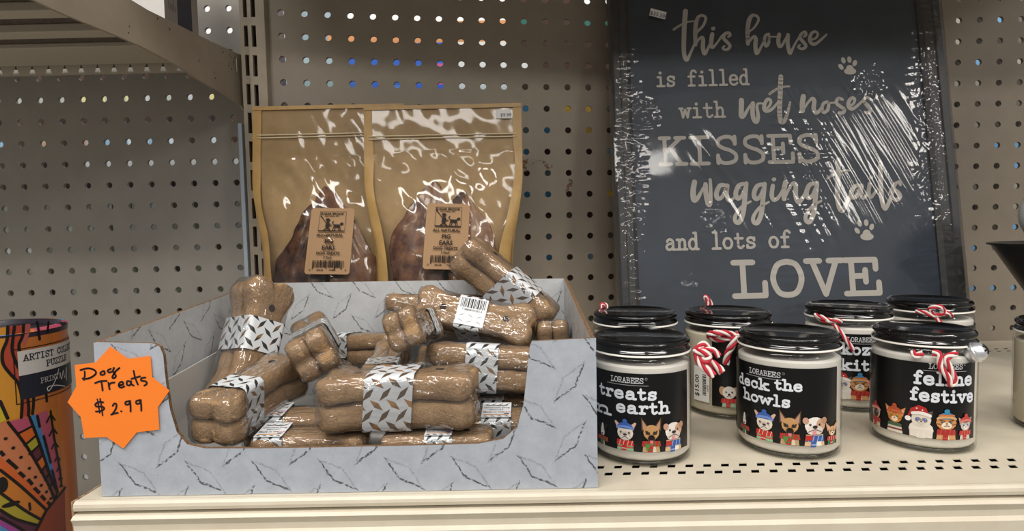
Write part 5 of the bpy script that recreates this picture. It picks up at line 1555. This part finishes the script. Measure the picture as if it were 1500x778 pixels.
def cord(mb_r, mb_w, path, r=.042, turns=7.0):
    P = [Vector(p) for p in smooth_path(path, 8)]
    ln = sum((P[i + 1] - P[i]).length for i in range(len(P) - 1))
    a = (P[1] - P[0]).orthogonal().normalized()
    st = [[] for _ in range(4)]
    dist = 0
    for i, p in enumerate(P):
        t = (P[min(i + 1, len(P) - 1)] - P[max(i - 1, 0)]).normalized()
        a = (a - t * a.dot(t)).normalized(); b = t.cross(a)
        if i: dist += (P[i] - P[i - 1]).length
        for k in range(4):
            an = dist * turns + k * PI / 2
            st[k].append(p + (a * math.cos(an) + b * math.sin(an)) * r)
    for k in range(4): (mb_r if k % 2 == 0 else mb_w).tube(st[k], r * .78, 6)
class Twine:
    def __init__(self): self.r, self.w = MB(), MB()
    def cord(self, path, r=.042): cord(self.r, self.w, path, r)
    def build(self, parent):
        m = MB(); m.v = self.r.v + self.w.v; o = len(self.r.v)
        m.f = self.r.f + [tuple(k + o for k in f) for f in self.w.f]; m.m = [0] * len(self.r.f) + [1] * len(self.w.f)
        return m.build('twine_bow', [TWR, TWW], parent, smooth=True)
def bow(parent, th, neck=True, kind=0, z=2.58):
    """bow of candy-striped twine tied round the neck at angle th (0 = towards the lens)"""
    R = JR + .05
    tw = Twine()
    def Q(a, r, zz): return (r * math.sin(a), -r * math.cos(a), zz)
    if neck: tw.cord([Q(th + k * 2 * PI / 24, JR + .03, z) for k in range(25)], .03)
    r1, r2 = JR + .12, JR + .26
    if kind == 0:      # loop to each side and two hanging tails
        tw.cord([Q(th, r1, z), Q(th - .12, r2, z + .1), Q(th - .32, r2, z + .02), Q(th - .3, r1, z - .12), Q(th - .1, r1, z - .06), Q(th, r1 + .05, z)])
        tw.cord([Q(th, r1, z), Q(th + .12, r2, z + .08), Q(th + .3, r2, z + .02), Q(th + .26, r1, z - .12), Q(th + .1, r1, z - .06), Q(th, r1 + .05, z)])
        tw.cord([Q(th, r1 + .04, z), Q(th - .06, r1 + .08, z - .3), Q(th - .1, r1 + .05, z - .62), Q(th - .12, r1 + .05, z - .85)])
        tw.cord([Q(th, r1 + .04, z), Q(th + .1, r1 + .1, z - .25), Q(th + .2, r1 + .06, z - .6)])
    elif kind == 4:    # flat loop to the left, twisted tail hanging
        tw.cord([Q(th, r1, z), Q(th - .18, r2, z + .08), Q(th - .42, r2, z + .04), Q(th - .5, r1, z - .06), Q(th - .3, r1, z - .14), Q(th, r1 + .05, z - .02), Q(th + .2, r1, z + .08)], .055)
        tw.cord([Q(th + .02, r1 + .04, z), Q(th - .04, r1 + .1, z - .25), Q(th - .12, r1 + .07, z - .5), Q(th - .16, r1 + .05, z - .85)], .065)
    elif kind == 5:    # bunched knot seen from the side, loops and tails to the right
        for dz, dr, da in ((.12, .32, .1), (-.02, .4, -.08), (-.16, .3, .02)):
            tw.cord([Q(th, r1, z), Q(th + da, r1 + dr * .6, z + dz + .05), Q(th + da + .05, r1 + dr, z + dz - .06), Q(th + da, r1 + dr * .7, z + dz - .16), Q(th + .02, r1 + .02, z - .05)], .055)
        tw.cord([Q(th, r1 + .05, z), Q(th + .02, r1 + .34, z - .2), Q(th + .06, r1 + .6, z - .38), Q(th + .06, r1 + .7, z - .5)], .06)
        tw.cord([Q(th, r1 + .05, z - .05), Q(th - .08, r1 + .2, z - .28), Q(th - .06, r1 + .42, z - .46), Q(th - .05, r1 + .52, z - .56)], .06)
        tw.cord([Q(th, r1 + .1, z + .02), Q(th + .1, r1 + .45, z + .04), Q(th + .12, r1 + .62, z - .12)], .05)
    elif kind == 1:    # drooping double strand
        tw.cord([Q(th - .1, r1, z + .02), Q(th, r1 + .05, z), Q(th + .02, r1 + .08, z - .3), Q(th + .14, r1 + .08, z - .55), Q(th + .2, r1 + .06, z - .74), Q(th + .26, r1 + .06, z - .6), Q(th + .16, r1 + .08, z - .3), Q(th + .1, r1 + .08, z - .08), Q(th + .3, r1, z + .03)], .05)
        tw.cord([Q(th - .42, r1 - .03, z), Q(th - .36, r1 + .06, z - .07), Q(th - .25, r1, z)], .05)
    elif kind == 2:    # one long slanting tail
        tw.cord([Q(th - .35, r1, z + .1), Q(th - .2, r2, z + .12), Q(th - .05, r1 + .05, z + .02), Q(th + .1, r2, z + .06), Q(th + .18, r1, z + .02)])
        tw.cord([Q(th, r1 + .05, z), Q(th + .16, r1 + .08, z - .25), Q(th + .3, r1 + .06, z - .55), Q(th + .42, r1 + .06, z - .8)])
        tw.cord([Q(th - .4, r1, z + .15), Q(th - .2, r1 + .06, z + .02), Q(th, r1 + .05, z)])
    elif kind == 3:    # knot with raised loops
        tw.cord([Q(th, r1, z), Q(th - .1, r2, z + .22), Q(th + .08, r2 + .05, z + .3), Q(th + .16, r2, z + .12), Q(th + .02, r1 + .05, z)])
        tw.cord([Q(th - .35, r1, z + .1), Q(th - .2, r2, z + .1), Q(th, r1 + .05, z), Q(th + .2, r2, z + .1), Q(th + .35, r1, z)])
        tw.cord([Q(th, r1, z), Q(th + .1, r1 + .06, z - .2), Q(th + .25, r1 + .04, z - .4)])
    return tw.build(parent)
def jar(label, px, Z, wax=WAX, s=1.0, h=1.0):
    p = stand(px, Z, 0.0); p.z = 0.004
    face = math.atan2(p.x, p.y - CAM.y)          # turned so that u = 0 looks at the lens
    t = thing('candle_jar', label, 'candle', p, None, 'jar candles on the shelf')
    t.scale = (s, s, h)
    mb = MB(); mb.lathe([(0, 0), (1.33, 0), (1.385, .03), (JR - .005, .1), (JR, .2), (JR, 2.5), (JR - .02, 2.6), (JR - .07, 2.68), (JR - .14, 2.74)], 72); mb.build('glass_body', GLASS, t, smooth=True)
    mb = MB(); mb.lathe([(JR - .005, 2.735), (JR + .0, 2.76), (JR - .04, 2.79), (JR - .1, 2.79)], 72); mb.build('glass_rim', WAX, t, smooth=True)
    mb = MB(); mb.lathe([(0, .13), (JR - .12, .14), (JR - .05, .22), (JR - .04, 2.46), (JR - .1, 2.5), (0, 2.48)], 72); mb.build('wax', wax, t, smooth=True, autosmooth=50)
    mb = MB(); mb.lathe([(0, .02), (JR - .16, .02), (JR - .07, .1), (JR - .09, .125), (0, .12)], 64); mb.build('glass_base', GBASE, t, smooth=True)
    mb = MB()
    pr_ = [(JR - .13, 2.79), (JR - .015, 2.79), (JR - .005, 2.81), (JR - .02, 2.84), (JR - .06, 2.87), (JR - .075, 2.92), (JR - .06, 2.955), (JR - .05, 2.965), (JR - .05, 3.035), (JR - .055, 3.045), (JR - .08, 3.085), (JR - .14, 3.105), (JR - .2, 3.10), (JR - .24, 3.065), (0, 3.075)]
    mb.lathe(pr_, 200, rfun=lambda i, k, r: r + (.016 if k % 2 else -.004) * (1 if i in (7, 8) else 0))
    mb.build('lid', LID, t, smooth=True, autosmooth=50)
    return t
# -- 1 treats on earth
t = jar('front jar candle reading treats on earth, half behind the display box', 939, 15.3, s=.92)
pr = Print()
label_print(t, pr, -2.6, 1.20, [('treats', (878.5, 582), (963, 584), .33), ('on', (864, 603), (897, 603), .33), ('earth', (902, 605), (981, 605), .33)],
            [('maltese', 858, 640, .5), ('collie', 884, 640, .46), ('frenchie', 916, 640, .52), ('shepherd', 954, 640, .55), ('bulldog', 986, 640, .56), ('chihuahua', 1005, 640, .42)], ((895, 557), (943, 558)))
pr.build('label', lambda u, v, h: cyl(u, v, h), t, cut=.07, rough=.28)
bow(t, 1.08, neck=False, kind=5, z=2.74)
# -- 2 behind it
t = jar('plain-looking jar candle behind the treats on earth jar, only its lid showing', 931, 19.0, WAXC, .97, 1.04)
pr = Print(); pr.rect(-1.9, .4, 1.9, 2.35, BLACKL, 1); pr.build('label', lambda u, v, h: cyl(u, v, h), t, cut=.07, rough=.28)
tw = Twine(); tw.cord([(-.9, .85, 2.8), (-1.0, .95, 3.16), (-.88, 1.0, 3.2), (-.8, .95, 3.12), (-.85, .9, 2.85)], .035); tw.build(t)
# -- 3 with the price sticker
t = jar('jar candle with $15.00 sticker and red striped bow, in the second row', 1065.5, 18.7, WAXC, .955, 1.04)
pr = Print(); label_print(t, pr, jar_uv(t, 1043, 520)[0], 2.3, [], [('maltese', 1068, 590, .52), ('frenchie', 1100, 590, .52)])
pr.build('label', lambda u, v, h: cyl(u, v, h), t, cut=.07, rough=.28)
pr = Print(); pr.rect(-.30, 0, .30, 1.05, '#dcd9d2', 1)
pr.text('$15.00', -.08, .12, .24, '#2c2a2a', 2, .015, 'LEFT', rot=PI / 2)
rb = random.Random(8); v = .2
while v < .82: b = rb.choice((.02, .03, .045)); pr.rect(.06, v, .19, v + b, '#3c3a3a', 2); v += b + rb.choice((.015, .025))
pr.text('cdl345', .27, .32, .08, '#4a4848', 2, 0, 'LEFT', rot=PI / 2)
pr.build('price_sticker', lambda u, v, h, uc=jar_uv(t, 1027, 570)[0]: cyl(u + uc, v + .46, h, JR + .01), t, cut=.07)
bow(t, -.22, neck=False, kind=4, z=2.55)
tw = Twine(); tw.cord([(-.12, JR + .05, 2.75), (-.2, JR + .05, 3.15), (-.3, JR + .02, 3.36), (-.2, JR + .02, 3.32), (-.06, JR + .05, 3.1), (-.08, JR + .05, 2.8)], .04); tw.build(t)
# -- 4 deck the howls
t = jar('front jar candle reading deck the howls', 1153.5, 15.5, s=.91)
pr = Print()
label_print(t, pr, -3.0, jar_uv(t, 1225.5, 580)[0], [('deck', (1083.5, 567), (1127, 570), .30), ('the', (1134, 573), (1176, 574), .30), ('howls', (1089.5, 590), (1158.5, 595), .31)],
            [('chihuahua', 1078, 640, .45), ('collie', 1091.6, 640, .46), ('frenchie', 1120, 640, .53), ('shepherd', 1157, 640, .56), ('bulldog', 1193, 640, .58), ('chihuahua', 1217.5, 640, .40)], ((1098, 545), (1144, 547)))
pr.build('label', lambda u, v, h: cyl(u, v, h), t, cut=.07, rough=.28)
# -- 5 kozy kitten
t = jar('jar candle with kitten label and slanting twine bow, behind deck the howls', 1240, 19.15, s=.92, h=1.06)
pr = Print()
label_print(t, pr, -3.0, 2.0, [('kozy', (1232, 520), (1287, 520), .36), ('kitten', (1230, 541.5), (1305, 541), .36)],
            [('ragdoll', 1234, 575, .54), ('persian', 1259, 575, .58), ('tabby', 1280, 575, .5)], ((1240.5, 500), (1283, 499)))
pr.build('label', lambda u, v, h: cyl(u, v, h), t, cut=.07, rough=.28)
bow(t, -.82, neck=False, kind=2, z=2.70)
# -- 6 feline festive
t = jar('front jar candle reading feline festive with silver bell', 1349, 15.65, s=.85)
pr = Print()
label_print(t, pr, -3.0, jar_uv(t, 1427, 580)[0], [('feline', (1337, 566), (1423, 562), .37), ('festive', (1332, 590), (1424.5, 586), .36)],
            [('siamese', 1284, 630, .47), ('ginger', 1310.7, 630, .52), ('ragdoll', 1349, 630, .56), ('persian', 1386, 630, .56), ('tabby', 1413, 630, .46), ('grey', 1429, 630, .42)], ((1360, 539.5), (1410, 537)))
pr.build('label', lambda u, v, h: cyl(u, v, h), t, cut=.07, rough=.28)
bow(t, -.36, neck=False, kind=1, z=2.60)
mb = MB()
n = 24
mb.lathe([(.26 * math.sin(k * PI / n), -.26 * math.cos(k * PI / n)) for k in range(n + 1)], 32)
RB = Matrix.Rotation(math.radians(62), 3, 'X')
rim_ = MB(); rim_.lathe([(.262, -.03), (.275, -.015), (.275, .015), (.262, .03)], 32)
mb.add(rim_.v, rim_.f)
mb.v = [tuple(RB @ Vector(v)) for v in mb.v]
bl = mb.build('jingle_bell', BELLM, t, smooth=True)
slot = MB()
for k in range(3):
    a = k * PI / 3 + .2
    pts = []
    for q in range(-6, 7):
        s = q / 6 * .55
        d = Vector((math.sin(s) * math.cos(a), math.sin(s) * math.sin(a), math.cos(s)))
        pts.append(RB @ (d * .262))
    slot.tube(pts, .022, 6)
sl = slot.build('bell_slot', DARK, bl)
bthe = 1.08
d_ = ray(1429, 516); pb = CAM + d_ * (14.5 / d_.y) - Vector(t.location) / S
bl.location = Vector((pb.x / .85, pb.y / .85, pb.z)) * S; bl.scale = (.96 / .85, .96 / .85, .96)
bl.rotation_euler = (0, 0, .75)
# -- 7 back right
t = jar('jar candle at the back right behind feline festive, bow on its lid edge', 1357.5, 20.4, WAX, .92, 1.05)
pr = Print(); pr.rect(-1.9, .4, 1.9, 2.35, BLACKL, 1); pr.build('label', lambda u, v, h: cyl(u, v, h), t, cut=.07, rough=.28)
bow(t, -.5, neck=False, kind=3, z=2.70)
# -- 8 cut off at the right
t = jar('pale jar candle cut off by the right edge of the picture', 1568, 16.2, WAXC, .92)
pr = Print(); pr.rect(1.0, .4, 3.4, 2.35, BLACKL, 1); pr.build('label', lambda u, v, h: cyl(u, v, h), t, cut=.07, rough=.28)
